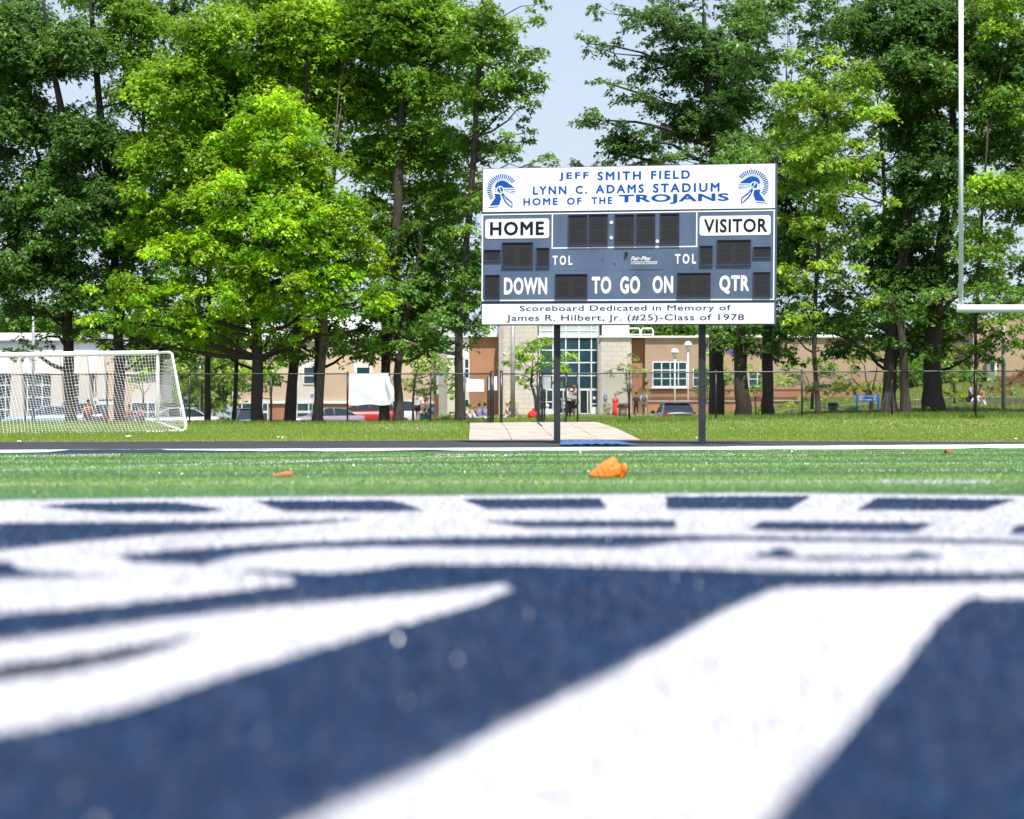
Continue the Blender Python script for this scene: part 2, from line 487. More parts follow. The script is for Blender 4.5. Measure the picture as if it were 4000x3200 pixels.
def turf_fibres():
    rs = np.random.RandomState(3)
    # row sampling by distance
    Ds = np.concatenate([np.arange(1.6, 14.5, .05), np.arange(14.5, 68, .1)])
    allx = []; alld = []; allw = []; allh = []
    for i in range(len(Ds) - 1):
        d0, d1 = Ds[i], Ds[i+1]; d = .5 * (d0 + d1)
        w = .0032 if d < 14 else .0032 + .00042 * (d - 14)
        hb = .014 if d < 14 else .014 + .00022 * (d - 14)
        rho = 2.6 * .38 / (w * hb * d) * (1.0 if d > 6 else .75)
        wid = .4235 * d * 1.16 + .3
        if 48 < d < 66: rho *= 2.2
        n = int(rho * wid * (d1 - d0))
        allx.append((rs.rand(n) - .5) * wid); alld.append(d0 + rs.rand(n) * (d1 - d0))
        allw.append(np.full(n, w)); allh.append(np.full(n, hb))
    x = np.concatenate(allx); d = np.concatenate(alld); w = np.concatenate(allw); hb = np.concatenate(allh)
    keep = d < np.minimum(58.7 + .36 * x, 67)
    x, d, w, hb = x[keep], d[keep], w[keep], hb[keep]
    n = len(x); print('turf fibres', n)
    hb = hb * (.65 + .6 * rs.rand(n)); w = w * (.7 + .6 * rs.rand(n))
    # colours
    g1 = np.array([.27, .45, .09]); g2 = np.array([.145, .31, .10])
    # mowing / infill bands follow the yard lines
    yl = d - .12 * x
    band = np.sin(yl * 2 * PI / 9.1 + 1.1 + .5 * fbm(x, d, .15, 5))
    bmix = np.clip(.5 + band * 1.2, 0, 1)[:, None]
    C = g1 * bmix + g2 * (1 - bmix)
    fine = np.clip(.5 + .5 * fbm(x * .35, d * 1.0, 1.6, 8), 0, 1)[:, None]
    C = C * (.78 + .5 * fine)
    # randomly scattered paler fibres
    pale = rs.rand(n) < .10
    C[pale] = C[pale] * .5 + np.array([.46, .56, .42]) * .5
    xn = x + .010 * (rs.rand(n) - .5) + .012 * fbm(x, d, 9, 21); dn = d + .012 * (rs.rand(n) - .5) * np.maximum(1, d / 8) + .009 * fbm(x, d, 7, 22)
    pxx = 2000 + x * F / d; pyy = H + (CH - .012 - (gz(x, d))) * F / d
    def wline(fn, half, strength, x0, x1, seed, brk=.0):
        yc = np.interp(pxx, *fn)
        m = (np.abs(pyy - yc) < half) & (pxx > x0) & (pxx < x1)
        pr = strength * np.clip(.75 + .9 * fbm(x * .5, d * .2, 1.3, seed) - brk, 0, 1)
        m &= rs.rand(n) < pr
        C[m] = np.array([.72, .76, .74]) * (.85 + .2 * rs.rand(m.sum()))[:, None]
    # faint field markings
    wline(([0, 450, 900], [1784, 1776, 1772]), 3, .8, -400, 470, 31)
    wline(([500, 1000, 1500, 1900, 2600, 3200], [1820, 1808, 1790, 1781, 1772, 1766]), 2.6, .85, 480, 2000, 32)
    wline(([0, 600, 2000], [1836, 1824, 1815]), 2.6, .55, 0, 520, 33)
    wline(([0, 2000, 4000], [1850, 1840, 1835]), 3.0, .38, -400, 4400, 34)
    wline(([0, 2000, 4000], [1890, 1881, 1878]), 4.5, .50, -400, 4400, 35)
    wline(([2000, 3000, 4000], [1776, 1778, 1776]), 2.4, .55, 1700, 3150, 36)
    wline(([1000, 3000, 4000], [1818, 1811, 1808]), 2.6, .42, 900, 4400, 37)
    wline(([0, 3000, 4000], [1806, 1792, 1790]), 1.8, .28, 0, 4400, 38)
    wline(([3000, 4000], [1879, 1879]), 7, 1.0, 3430, 3870, 39)
    # far boundary line: white band with navy beside it
    off = d - line_d(x)
    bnd = np.interp(pxx, [0, 200, 240, 600, 650, 1000, 1300, 1700, 2000, 4000], [-.75, -.7, 1.2, 1.2, .25, -.3, -.8, -.35, -1.0, -1.15]) + .18 * fbm(x, d * .3, .8, 44)
    white = (off >= bnd) & (off < .9); navy = (off > -1.1) & (off < bnd) & (off < .9)
    C[white] = np.array([.70, .72, .74]) * (.85 + .2 * rs.rand(white.sum()))[:, None]
    C[navy] = np.array([.035, .075, .20])
    # midfield logo
    st = np.zeros(n, int)
    near = d < 16.5
    idx = np.where(near)[0]
    for kind, P in polys:
        m = inside(xn[idx], dn[idx], P)
        st[idx[m]] = kind
    mN = st == NAVY; mW = st == WHITE
    nvv = (.55 + .9 * rs.rand(n)) * (.70 + .65 * np.clip(.5 + .6 * fbm(x, d, 5.0, 51) + .4 * fbm(x, d, 22.0, 52), 0, 1))
    C[mN] = np.array([.011, .054, .138]) * nvv[mN][:, None]
    C[mW] = np.array([.56, .557, .60]) * ((.70 + .22 * rs.rand(n)) * (1 + .16 * fbm(x, d, 3.1, 61) + .10 * fbm(x, d, 11, 62)))[mW][:, None]
    worn = mW & (rs.rand(n) < .05 + .10 * np.clip(fbm(x, d, 1.8, 77), 0, 1))
    C[worn] = np.array([.30, .31, .38])
    a = rs.rand(n) * PI; lean = (rs.rand(n) - .5) * 1.5; la = rs.rand(n) * 2 * PI
    z0 = gz(x, d)
    cx, sx = np.cos(a) * w * .5, np.sin(a) * w * .5
    hb[mW] *= 1.05
    V = np.zeros((n, 3, 3), np.float32)
    V[:, 0] = np.stack([x - cx, d - sx, z0], 1); V[:, 1] = np.stack([x + cx, d + sx, z0], 1)
    V[:, 2] = np.stack([x + np.cos(la) * lean * hb, d + np.sin(la) * lean * hb, z0 + hb], 1)
    # fibres are blunt: use quads
    Q = np.zeros((n, 4, 3), np.float32)
    Q[:, 0] = V[:, 0]; Q[:, 1] = V[:, 1]
    tx = np.cos(la) * lean * hb; ty = np.sin(la) * lean * hb
    Q[:, 2] = np.stack([x + cx * .6 + tx, d + sx * .6 + ty, z0 + hb], 1)
    Q[:, 3] = np.stack([x - cx * .6 + tx, d - sx * .6 + ty, z0 + hb], 1)
    fc = np.arange(n * 4).reshape(n, 4)
    o = np_mesh('turf_fibres', Q.reshape(-1, 3), fc, m_fibre, col=np.repeat(C, 4, axis=0), k=4)
    tag(o, 'green navy and white artificial turf fibres covering the field', 'artificial turf', kind='stuff')
turf_fibres()
# far boundary line: painted strips under the fibres, white with navy beside it
for nm, mt, lo in (('white_boundary_line', m_line, False), ('navy_boundary_line', m_navy_base, True)):
    V = []; Fc = []; nx = 160
    for k in range(nx + 1):
        x = -16 + 38 * k / nx; L0 = line_d(x); px_ = 2000 + x * F / L0
        b_ = float(np.interp(px_, [0, 200, 240, 600, 650, 1000, 1300, 1700, 2000, 4000], [-.75, -.7, .9, .9, .25, -.3, -.8, -.35, -1.0, -1.1])) + .10 * math.sin(x * 2.3) + .06 * math.sin(x * 6.1)
        b_ = min(max(b_, -1.1), .9)
        o0, o1 = (-1.1, b_) if lo else (b_, .9)
        for t in (0, .33, .66, 1):
            d = L0 + o0 + (o1 - o0) * t + .12 * math.sin(x * 3.7 + t * 2) * math.sin(x * .9); V.append((x, d, gzf(x, d) + (.022 if lo else .026)))
    for k in range(nx):
        for j in range(3): a = 4*k + j; Fc.append((a, a+4, a+5, a+1))
    tag(np_mesh(nm, np.array(V), np.array(Fc), mt, k=4), kind='structure')

# ---------------------------------------------------------------- concrete path to the gate, made of slabs
pave = empty('pavement', (0, 68, .15), None, None); pave['kind'] = 'structure'
rows = 5; colsN = 4
def pv(s, t):
    d = 68.25 + t * 20.6
    xl = -1.22 - .33 * t; xr = 3.62 - .15 * t if t < .55 else 3.54 - 1.3 * (t - .55) ** 1.3
    x = xl + (xr - xl) * s
    return (x, d, gzf(x, d))
for r in range(rows):
    for c in range(colsN):
        g_ = .0016
        s0, s1 = c / colsN + g_, (c+1) / colsN - g_; t0, t1 = r / rows + g_ * .6, (r+1) / rows - g_ * .6
        q = [pv(s0, t0), pv(s1, t0), pv(s1, t1), pv(s0, t1)]
        dzs = .035 + random.uniform(-.004, .004)
        mb = MB(); mb.add([(x, y, z + dzs) for x, y, z in q] + [(x, y, z - .06) for x, y, z in q],
                          [(0,1,2,3),(7,6,5,4),(0,4,5,1),(1,5,6,2),(2,6,7,3),(3,7,4,0)])
        mb.build('slab', m_conc, pave)
# sidewalk strip and roads beyond the fence
def ribbon(name, pts_near, pts_far, mat, dz):
    V = []; Fc = []
    n = 30
    for k in range(n + 1):
        t = k / n
        for P in (pts_near, pts_far):
            xs = [p[0] for p in P]; x = xs[0] + (xs[-1] - xs[0]) * t
            d = np.interp(x, xs, [p[1] for p in P]); V.append((x, d, gzf(x, d) + dz))
    for k in range(n): Fc.append((2*k, 2*k+2, 2*k+3, 2*k+1))
    return tag(np_mesh(name, np.array(V), np.array(Fc), mat, k=4), kind='structure')
ribbon('sidewalk', [(-4.5, 176), (14, 176)], [(-4.5, 192), (14, 192)], m_conc, .03)
ribbon('parking_lot', [(-48, 112), (-6, 112)], [(-52, 190), (-9, 190)], m_asphalt, .02)
ribbon('road', [(9.5, 124), (30, 124)], [(9.5, 146), (30, 146)], m_asphalt, .02)
ribbon('road_edge_kerb', [(9.5, 147), (34, 147)], [(9.5, 149), (34, 149)], m_conc, .05)

# ---------------------------------------------------------------- grass tufts and clover
def tufts(name, label, xr, dr, n, h0, h1, w0, cols, seed, cat='grass', avoid=True, blades=3, dens=None):
    rs = np.random.RandomState(seed)
    d = dr[0] + rs.rand(n) * (dr[1] - dr[0])
    u = xr[0] + rs.rand(n) * (xr[1] - xr[0]); x = (u - 2000) * d / F
    if avoid:
        t = (d - 68.25) / 20.6
        xr_ = np.where(t < .55, 3.62 - .15 * t, 3.54 - 1.3 * np.clip(t - .55, 0, 1) ** 1.3)
        jt = .10 * rs.rand(n) + .07 * fbm(x, d, 2.5, 91)
        on = (d > 68.2) & (d < 88.9) & (x > -1.24 - .33 * t + jt) & (x < xr_ + .02 - jt)
        x, d = x[~on], d[~on]
    n = len(x)
    x = np.repeat(x, blades) + (rs.rand(n * blades) - .5) * .05; d = np.repeat(d, blades) + (rs.rand(n * blades) - .5) * .05
    m = len(x)
    patch = np.clip(.5 + .7 * fbm(x, d, .5, seed + 3), 0, 1)
    hh = (h0 + (h1 - h0) * rs.rand(m)) * (.6 + .6 * patch)
    nearedge = np.clip(1 - (d - 68.3) / 1.6, 0, 1) if avoid else np.zeros(m)
    a = rs.rand(m) * PI; la = rs.rand(m) * 2 * PI; ln = .55 * rs.rand(m)
    z0 = gz(x, d) - .03
    cx, sx = np.cos(a) * w0, np.sin(a) * w0
    V = np.zeros((m, 3, 3), np.float32)
    V[:, 0] = np.stack([x - cx, d - sx, z0], 1); V[:, 1] = np.stack([x + cx, d + sx, z0], 1)
    V[:, 2] = np.stack([x + np.cos(la) * ln * hh, d + np.sin(la) * ln * hh, z0 + .02 + hh], 1)
    c0, c1, c2 = [np.array(c) for c in cols]
    C = c0 * patch[:, None] + c1 * (1 - patch[:, None])
    C = C * (.75 + .5 * rs.rand(m))[:, None]
    dry = (rs.rand(m) < .10 + .6 * nearedge)
    C[dry] = c2 * (.8 + .4 * rs.rand(dry.sum()))[:, None]
    o = np_mesh(name, V.reshape(-1, 3), np.arange(m * 3).reshape(m, 3), m_grass, col=np.repeat(C, 3, axis=0), k=3)
    return tag(o, label, cat, kind='stuff')
GR = [(.235, .39, .05), (.16, .29, .04), (.44, .37, .16)]
tufts('grass', 'short sunlit lawn grass on the bank between track and fence', (-500, 4500), (68.2, 93), 60000, .03, .075, .016, GR, 1)
tufts('long_grass', 'longer unmown grass along the foot of the fence', (-500, 4500), (87.5, 95), 16000, .08, .2, .012, GR, 2)
tufts('far_grass', 'rough grass on the slope beyond the fence', (1600, 4500), (95, 205), 42000, .05, .16, .05, [(.26, .36, .08), (.19, .28, .06), (.40, .36, .16)], 4, avoid=False)
# clover flowers
rs = np.random.RandomState(12)
V = []; Fc = []
for cxp, d0, n in ((1600, 80, 260), (1700, 86, 200), (1350, 90, 160), (2950, 86, 120), (3000, 80, 60), (2600, 78, 60), (3300, 84, 50), (3900, 80, 60), (900, 82, 20), (300, 76, 20)):
    for _ in range(n):
        d = d0 + rs.randn() * 2.2
        if d < 69: continue
        x = X(cxp + rs.randn() * 130, d)
        if -1.6 < x < 3.7 and d < 89: continue
        z = gzf(x, d) + .05 + .03 * rs.rand(); r = .006 + .007 * rs.rand(); b = len(V)
        V += [(x-r, d, z), (x+r, d, z), (x, d-r, z), (x, d+r, z), (x, d, z+r), (x, d, z-r)]
        Fc += [(b, b+2, b+4), (b+2, b+1, b+4), (b+1, b+3, b+4), (b+3, b, b+4), (b+2, b, b+5), (b+1, b+2, b+5), (b+3, b+1, b+5), (b, b+3, b+5)]
tag(np_mesh('clover_flowers', np.array(V), np.array(Fc), m_cloth, k=3), 'small white clover flowers dotted over the grass bank', 'clover', kind='stuff')

# ---------------------------------------------------------------- scoreboard
DL, DR = 63.9, 62.1
BL = W(1879, 1271, DL); BR = W(3027, 1268, DR)
bx = (BR - BL); BW = bx.length; bx.normalize()
by = Vector((0, 0, 1)).cross(bx); by = (by - bx * by.dot(bx)).normalized()
bz = bx.cross(by)
BH = 613 * DL / F
sb = bpy.data.objects.new('scoreboard', None)
Rm = Matrix((bx, by, bz)).transposed().to_4x4()
sb.matrix_world = Matrix.Translation(BL) @ Rm
sb.location = BL; sb.rotation_euler = Rm.to_euler()
COL.objects.link(sb)
tag(sb, 'large navy and white football scoreboard on two black posts behind the field', 'scoreboard')
def bl(cx, cy):
    """crop coordinates -> board local (x, z)"""
    fx = 1860 + .5566 * cx; fy = 620 + .5566 * cy
    t = (fx - 1879) / 1148.
    top = 658 - 21 * t; bot = 1271 - 3 * t
    k = DL / DR
    tt = t * 1.0 / (t + (1 - t) * k) * 1.0 if False else t * (1 + .029 * (1 - t) * -.5)
    return (tt * BW, (bot - fy) / (bot - top) * BH)
def lbox(name, cx0, cx1, cy0, cy1, y0, y1, mat, parent=sb, bevel=0, fill=True):
    a = bl(cx0, .5 * (cy0 + cy1)); b = bl(cx1, .5 * (cy0 + cy1)); cxm = .5 * (cx0 + cx1)
    zt = bl(cxm, cy0)[1]; zb = bl(cxm, cy1)[1]
    mb = MB(); mb.box(a[0], b[0], y0, y1, zb, zt)
    return mb.build(name, mat, parent, bevel, local=True)
mb = MB(); mb.box(0, BW, .03, .28, 0, BH); mb.build('cabinet', m_boardedge, sb, .01, local=True)
# three face panels (y = 0 is the front)
zh0 = bl(1000, 368)[1]; zm0 = bl(1000, 1008)[1]; zm1 = bl(1000, 376)[1]; zf1 = bl(1000, 1012)[1]
MB().box(.025, BW - .025, 0, .028, zh0 + .02, BH - .02).build('header_panel', m_panelwhite, sb, .004, local=True)
MB().box(.012, BW - .012, .004, .028, zm0 + .02, zm1 - .015).build('score_panel', m_boardblue, sb, .004, local=True)
MB().box(.025, BW - .025, 0, .028, .022, zf1 - .02).build('footer_panel', m_panelwhite, sb, .004, local=True)
# white border lines
def stripe(cx0, cy0, cx1, cy1, wd):
    a = bl(cx0, cy0); b = bl(cx1, cy1)
    mb = MB()
    if abs(a[0] - b[0]) > abs(a[1] - b[1]):
        mb.add([(a[0], -.003, a[1]-wd), (b[0], -.003, b[1]-wd), (b[0], -.003, b[1]+wd), (a[0], -.003, a[1]+wd),
                (a[0], .004, a[1]-wd), (b[0], .004, b[1]-wd), (b[0], .004, b[1]+wd), (a[0], .004, a[1]+wd)],
               [(0,1,2,3),(7,6,5,4),(0,4,5,1),(1,5,6,2),(2,6,7,3),(3,7,4,0)])
    else:
        x0 = .5 * (a[0] + b[0])
        mb.box(x0 - wd, x0 + wd, -.0025, .004, min(a[1], b[1]), max(a[1], b[1]))
    mb.build('border_stripe', m_textwhite, sb, local=True)
lw = .016
stripe(33, 394, 2092, 362, lw); stripe(40, 996, 2092, 988, lw)
stripe(40, 396, 40, 994, lw); stripe(2086, 366, 2086, 986, lw)
stripe(546, 392, 546, 626, lw); stripe(1560, 376, 1560, 614, lw); stripe(540, 628, 1565, 616, lw)
# digit windows: dark recessed boxes with faint segment blocks
wins = [(663,795,397,610),(808,940,393,608),(992,1127,393,610),(1142,1272,390,607),(1308,1438,387,604),
        (187,407,590,762),(435,525,628,760),(55,173,642,717),(1702,1930,572,745),(1583,1670,613,747),(1948,2065,620,693),
        (62,168,818,988),(572,798,812,985),(1430,1657,803,975),(1950,2062,798,972)]
for q in wins:
    o = lbox('digit_window', *q, -.010, .003, m_digit)
    x0, x1, y0, y1 = q
    e = 4
    fr = MB()
    for (a0, a1, b0, b1) in ((x0-e, x1+e, y0-e, y0), (x0-e, x1+e, y1, y1+e), (x0-e, x0, y0, y1), (x1, x1+e, y0, y1)):
        p = bl(a0, .5*(b0+b1)); r_ = bl(a1, .5*(b0+b1)); cm = .5*(a0+a1)
        fr.box(p[0], r_[0], -.04, .0035, bl(cm, b1)[1], bl(cm, b0)[1])
    fr.build('window_rim', m_boardedge, o, local=True)
    two = (x1 - x0) > 200
    nd = 2 if two else 1
    sg = MB()
    for k in range(nd):
        a0 = x0 + (x1 - x0) * (k + .16) / nd; a1 = x0 + (x1 - x0) * (k + .84) / nd
        hh = y1 - y0
        for (b0, b1) in ((y0 + hh*.16, y0 + hh*.46), (y0 + hh*.54, y0 + hh*.84)):
            p = bl(a0, .5*(b0+b1)); r_ = bl(a1, .5*(b0+b1)); cm = .5*(a0+a1)
            sg.box(p[0], r_[0], -.013, -.0105, bl(cm, b1)[1], bl(cm, b0)[1])
    sg.build('segment_block', m_digit2, o, local=True)
for cx_, cy_ in ((966, 448), (966, 555), (1289, 580)):
    p = bl(cx_, cy_); mb = MB()
    mb.prism([(p[0] + .045 * math.cos(a * PI / 10), p[1] + .045 * math.sin(a * PI / 10)) for a in range(20)], -.012, .004)
    mb.build('colon_dot', m_textwhite, sb, local=True)
p = bl(1072, 668); mb = MB(); mb.prism([(p[0] + .045 * math.cos(a * PI / 8), p[1] + .05 * math.sin(a * PI / 8)) for a in range(16)], -.05, .004)
mb.build('horn', m_black, sb, local=True)
for cx_, cy_, r_ in ((903, 708, .045), (990, 738, .04), (1530, 763, .035)):
    p = bl(cx_, cy_); mb = MB(); mb.prism([(p[0] + r_ * math.cos(a * PI / 8), p[1] + r_ * math.sin(a * PI / 8)) for a in range(16)], .000, .0035)
    mb.build('hole_plug', M_('plug_grey', (.06, .085, .15), .5), sb, local=True)
# maker's plate
lbox('maker_plate', 1092, 1328, 654, 778, -.006, .003, m_boardblue, bevel=.003)
def rounded(cx0, cx1, cy0, cy1, rad, y0, y1, name, mat):
    a = bl(cx0, .5*(cy0+cy1)); b = bl(cx1, .5*(cy0+cy1)); cm = .5*(cx0+cx1)
    x0, x1 = a[0], b[0]; z1, z0 = bl(cm, cy0)[1], bl(cm, cy1)[1]
    P = []
    for (cx_, cz_, st) in ((x1-rad, z1-rad, 0), (x0+rad, z1-rad, 90), (x0+rad, z0+rad, 180), (x1-rad, z0+rad, 270)):
        for k in range(6):
            an = R(st + 18 * k); P.append((cx_ + rad * math.cos(an), cz_ + rad * math.sin(an)))
    mb = MB(); mb.prism(P, y0, y1); return mb.build(name, mat, sb, local=True)
rounded(60, 523, 422, 560, .07, -.006, .004, 'name_plate', m_textwhite)
rounded(1580, 2063, 400, 538, .07, -.006, .004, 'name_plate', m_textwhite)

def text_obj(s, name, mat, parent, x0, x1, z0, z1, y, bold=.0, shear=0.0, ext=.002, space=1.0):
    """text fitted so that its box fills [x0,x1] x [z0,z1] in the parent's x/z plane; every letter its own object"""
    cu = bpy.data.curves.new('t', 'FONT'); cu.body = s; cu.size = 1.0
    cu.shear = shear; cu.space_character = space; cu.resolution_u = 3
    if bold < 0: cu.offset = bold
    to = bpy.data.objects.new('t', cu); COL.objects.link(to)
    dg = bpy.context.evaluated_depsgraph_get()
    me = bpy.data.meshes.new_from_object(to.evaluated_get(dg))
    bpy.data.objects.remove(to); bpy.data.curves.remove(cu)
    co = np.array([v.co[:] for v in me.vertices]); faces = [tuple(p.vertices) for p in me.polygons]
    bpy.data.meshes.remove(me)
    mn, mx = co.min(0) - max(bold, 0), co.max(0) + max(bold, 0)
    # connected pieces grouped by overlap in x
    par = list(range(len(co)))
    def find(a):
        while par[a] != a: par[a] = par[par[a]]; a = par[a]
        return a
    for f in faces:
        for q in f[1:]: par[find(q)] = find(f[0])
    grp = {}
    for f in faces: grp.setdefault(find(f[0]), []).append(f)
    items = []
    for g_, fl in grp.items():
        ix = sorted({q for f in fl for q in f}); items.append([co[ix, 0].min(), co[ix, 0].max(), fl])
    items.sort(key=lambda q: q[0])
    cl = []
    for a, b_, fl in items:
        if cl and a < cl[-1][1] - .25 * min(b_ - a, cl[-1][1] - cl[-1][0]): cl[-1][1] = max(cl[-1][1], b_); cl[-1][2] += fl
        else: cl.append([a, b_, list(fl)])
    dirs = [(0, 0)] + ([(math.cos(k*PI/4) * bold, math.sin(k*PI/4) * bold) for k in range(8)] if bold > 0 else [])
    last = None
    for a, b_, fl in cl:
        mb = MB()
        ix = sorted({q for f in fl for q in f}); m = {q: k for k, q in enumerate(ix)}
        for kk, (dx, dz) in enumerate(dirs):
            yy = y - ext - kk * .00008
            P = [(x0 + (co[q, 0] + dx - mn[0]) / (mx[0] - mn[0]) * (x1 - x0), yy, z0 + (co[q, 1] + dz - mn[1]) / (mx[1] - mn[1]) * (z1 - z0)) for q in ix]
            mb.add(P, [tuple(m[q] for q in f) for f in fl])
        last = mb.build(name, mat, parent, local=True)
        if parent is None: pass
    return last
def btext(s, cx0, cx1, cy0, cy1, mat, y=-.001, bold=.0, **k):
    a = bl(cx0, .5*(cy0+cy1)); b = bl(cx1, .5*(cy0+cy1)); cm = .5*(cx0+cx1)
    return text_obj(s, 'letter', mat, sb, a[0], b[0], bl(cm, cy1)[1], bl(cm, cy0)[1], y, bold, **k)
B = .036
for s, a, b_, c, d_ in (('JEFF', 592, 803, 95, 156), ('SMITH', 864, 1171, 89, 151), ('FIELD', 1241, 1512, 83, 143), ('LYNN', 404, 645, 193, 252),
                        ('C.', 709, 792, 189, 248), ('ADAMS', 853, 1192, 181, 243), ('STADIUM', 1255, 1715, 171, 236),
                        ('HOME', 336, 583, 276, 328), ('OF', 649, 752, 273, 324), ('THE', 823, 970, 269, 319)):
    btext(s, a, b_, c, d_, m_logoblue, y=0.0, bold=B, space=1.35)
btext('TROJANS', 1015, 1780, 247, 318, m_logoblue, y=0.0, bold=.035, space=1.08)
btext('HOME', 95, 487, 441, 540, m_textblack, y=-.0065, bold=.035, space=1.15)
btext('VISITOR', 1610, 2040, 421, 519, m_textblack, y=-.0065, bold=.028, space=1.1)
for s, a, b_, c, d_ in (('TOL', 550, 690, 680, 747), ('TOL', 1412, 1557, 668, 738)):
    btext(s, a, b_, c, d_, m_textwhite, y=.003, bold=.03, space=1.5, ext=.004)
for s, a, b_, c, d_ in (('DOWN', 200, 512, 833, 955), ('TO', 830, 968, 827, 949), ('GO', 1030, 1170, 825, 948), ('ON', 1257, 1400, 822, 945), ('QTR', 1718, 1920, 818, 950)):
    btext(s, a, b_, c, d_, m_textwhite, y=.003, bold=.04, space=1.12, ext=.004)
btext('Scoreboard Dedicated in Memory of', 315, 1798, 1028, 1080, m_textnavy, y=0.0, bold=.010, space=1.08)
btext('James R. Hilbert, Jr. (#25)-Class of 1978', 220, 1888, 1093, 1150, m_textnavy, y=0.0, bold=.010, space=1.08)
btext('Fair-Play', 1105, 1245, 686, 722, m_textwhite, y=-.006, bold=.02, shear=.35)
btext('A TRANS-LUX COMPANY', 1107, 1290, 729, 741, m_textwhite, y=-.006, bold=.02)
lbox('underline', 1105, 1292, 722, 725, -.0085, -.006, m_textwhite)

# bolts along the sign faces and seams of the navy panel
for k in range(15):
    for cyy in (98 - k * 2.2, 345 - k * 1.0):
        p = bl(60 + k * 144, cyy)
        MB().prism([(p[0] + .011 * math.cos(a * PI / 3), p[1] + .011 * math.sin(a * PI / 3)) for a in range(6)], -.005, .0).build('bolt', m_boardedge, sb, local=True)
for cxx in (546, 1054, 1562):
    a = bl(cxx, 640); b_ = bl(cxx, 990)
    MB().box(a[0] - .003, a[0] + .003, .0025, .0045, b_[1] + .03, a[1]).build('panel_seam', m_boardedge, sb, local=True)
a = bl(60, 790); b_ = bl(2080, 770)
MB().box(a[0], b_[0], .0026, .0045, a[1] - .003, a[1] + .003).build('panel_seam', m_boardedge, sb, local=True)

# helmet emblem with plume ticks, drawn left one; right one mirrored
def emblem(mirror):
    def tr(cx, cy):
        fx = 1880 + .12754 * cx; fy = 640 + .12754 * cy
        if mirror:
            fx = 2 * 1957.0 - fx + (2942.0 - 1957.0) ; fy = fy - 17.5
        return bl((fx - 1860) / .5566, (fy - 620) / .5566)
    e = None
    def poly(P, y0=-.0025):
        q = [tr(*p) for p in P]
        mb = MB(); mb.prism(q if mirror is False else q[::-1], y0, .0); return mb
    allp = []
    c = (640, 800)
    allp.append([(400,745),(415,650),(470,570),(560,525),(650,515),(740,535),(880,625),(1030,735),(680,735),(640,690),(565,672),(500,692),(465,745)])
    allp.append([(570 + 92 * math.cos(k*PI/12), 800 + 92 * math.sin(k*PI/12)) for k in range(24)])
    allp.append([(690,775),(1045,768),(1045,795),(690,792)])
    allp.append([(850,820),(1052,845),(1040,882)])
    allp.append([(690,808),(1028,908),(1020,925),(690,826)])
    allp.append([(395,915),(575,935),(605,1080),(540,1265),(240,1290),(415,1040)])
    allp.append([(195,1355),(225,1325),(525,1303),(508,1330)])
    allp.append([(600,930),(655,885),(690,975),(680,990),(660,1000),(640,1020)])
    allp.append([(655,885),(750,1010),(965,1180),(935,1205),(760,1080),(675,975)])
    allp.append([(965,1180),(965,1360),(930,1320),(938,1205)])
    allp.append([(965,1360),(850,1300),(720,1170),(635,1010),(670,990),(750,1130),(860,1250),(930,1318)])
    for k in range(22):
        an = R(38 + (216 - 38) * k / 21.)
        co, si = math.cos(an), -math.sin(an); px_, py_ = -si, co
        w_ = 21
        P = []
        for rr, ww in ((345, w_*.72), (487, w_)):
            P.append((c[0] + co*rr + px_*ww, c[1] + si*rr + py_*ww)); P.append((c[0] + co*rr - px_*ww, c[1] + si*rr - py_*ww))
        allp.append([P[0], P[1], P[3], P[2]])
    allp.append([(400,780),(445,780),(445,802),(400,802)]); allp.append([(410,840),(455,840),(455,862),(410,862)])
    mbs = MB()
    for P in allp:
        q = [tr(*p) for p in P]
        mbs.prism(q, -.0028, .0)
    o = mbs.build('helmet_emblem', m_logoblue, sb, local=True)
    for (rr, ww) in ((320, 4), (300, 4)):
        ring = MB()
        for k in range(24):
            a0, a1 = R(45 + 150 * k / 24.), R(45 + 150 * (k+1) / 24.)
            q = [tr(c[0] + math.cos(a)*r2, c[1] - math.sin(a)*r2) for a, r2 in ((a0, rr), (a1, rr), (a1, rr+ww), (a0, rr+ww))]
            ring.prism(q, -.002, .0)
        ring.build('crest_line', m_textnavy, o, local=True)
    for s, (a, b_, c0, c1) in (('E', (535, 580, 720, 790)), ('L', (575, 620, 795, 865))):
        p0 = tr(a, .5*(c0+c1)); p1 = tr(b_, .5*(c0+c1))
        x0, x1 = min(p0[0], p1[0]), max(p0[0], p1[0])
        text_obj(s, 'emblem_letter', m_textwhite, o, x0, x1, tr(.5*(a+b_), c1)[1], tr(.5*(a+b_), c0)[1], -.0029, .06, ext=.002)
emblem(False); emblem(True)
# posts (I-beams) behind the cabinet
for k, (pl, pr, D0, yb) in enumerate(((2164, 2189, 63.82, 1749), (2731, 2757, 62.95, 1743))):
    xa, xb = X(pl, D0), X(pr, D0)
    zt = 6.9; zb = gzf(xa, D0) - .05
    mb = MB(); mb.box(xa, xb, D0 + .02, D0 + .045, zb, zt); mb.box(xa, xb, D0 + .24, D0 + .265, zb, zt)
    mb.box((xa+xb)/2 - .012, (xa+xb)/2 + .012, D0 + .045, D0 + .24, zb, zt)
    mb.box(xa - .0, xa + .018, D0 + .046, D0 + .239, zb, zt)
    mb.build('post', m_postblack, sb)
for xx in (1.2, 4.9):
    MB().box(xx, xx + .35, .05, .2, BH, BH + .035).build('top_bracket', m_boardedge, sb, local=True)

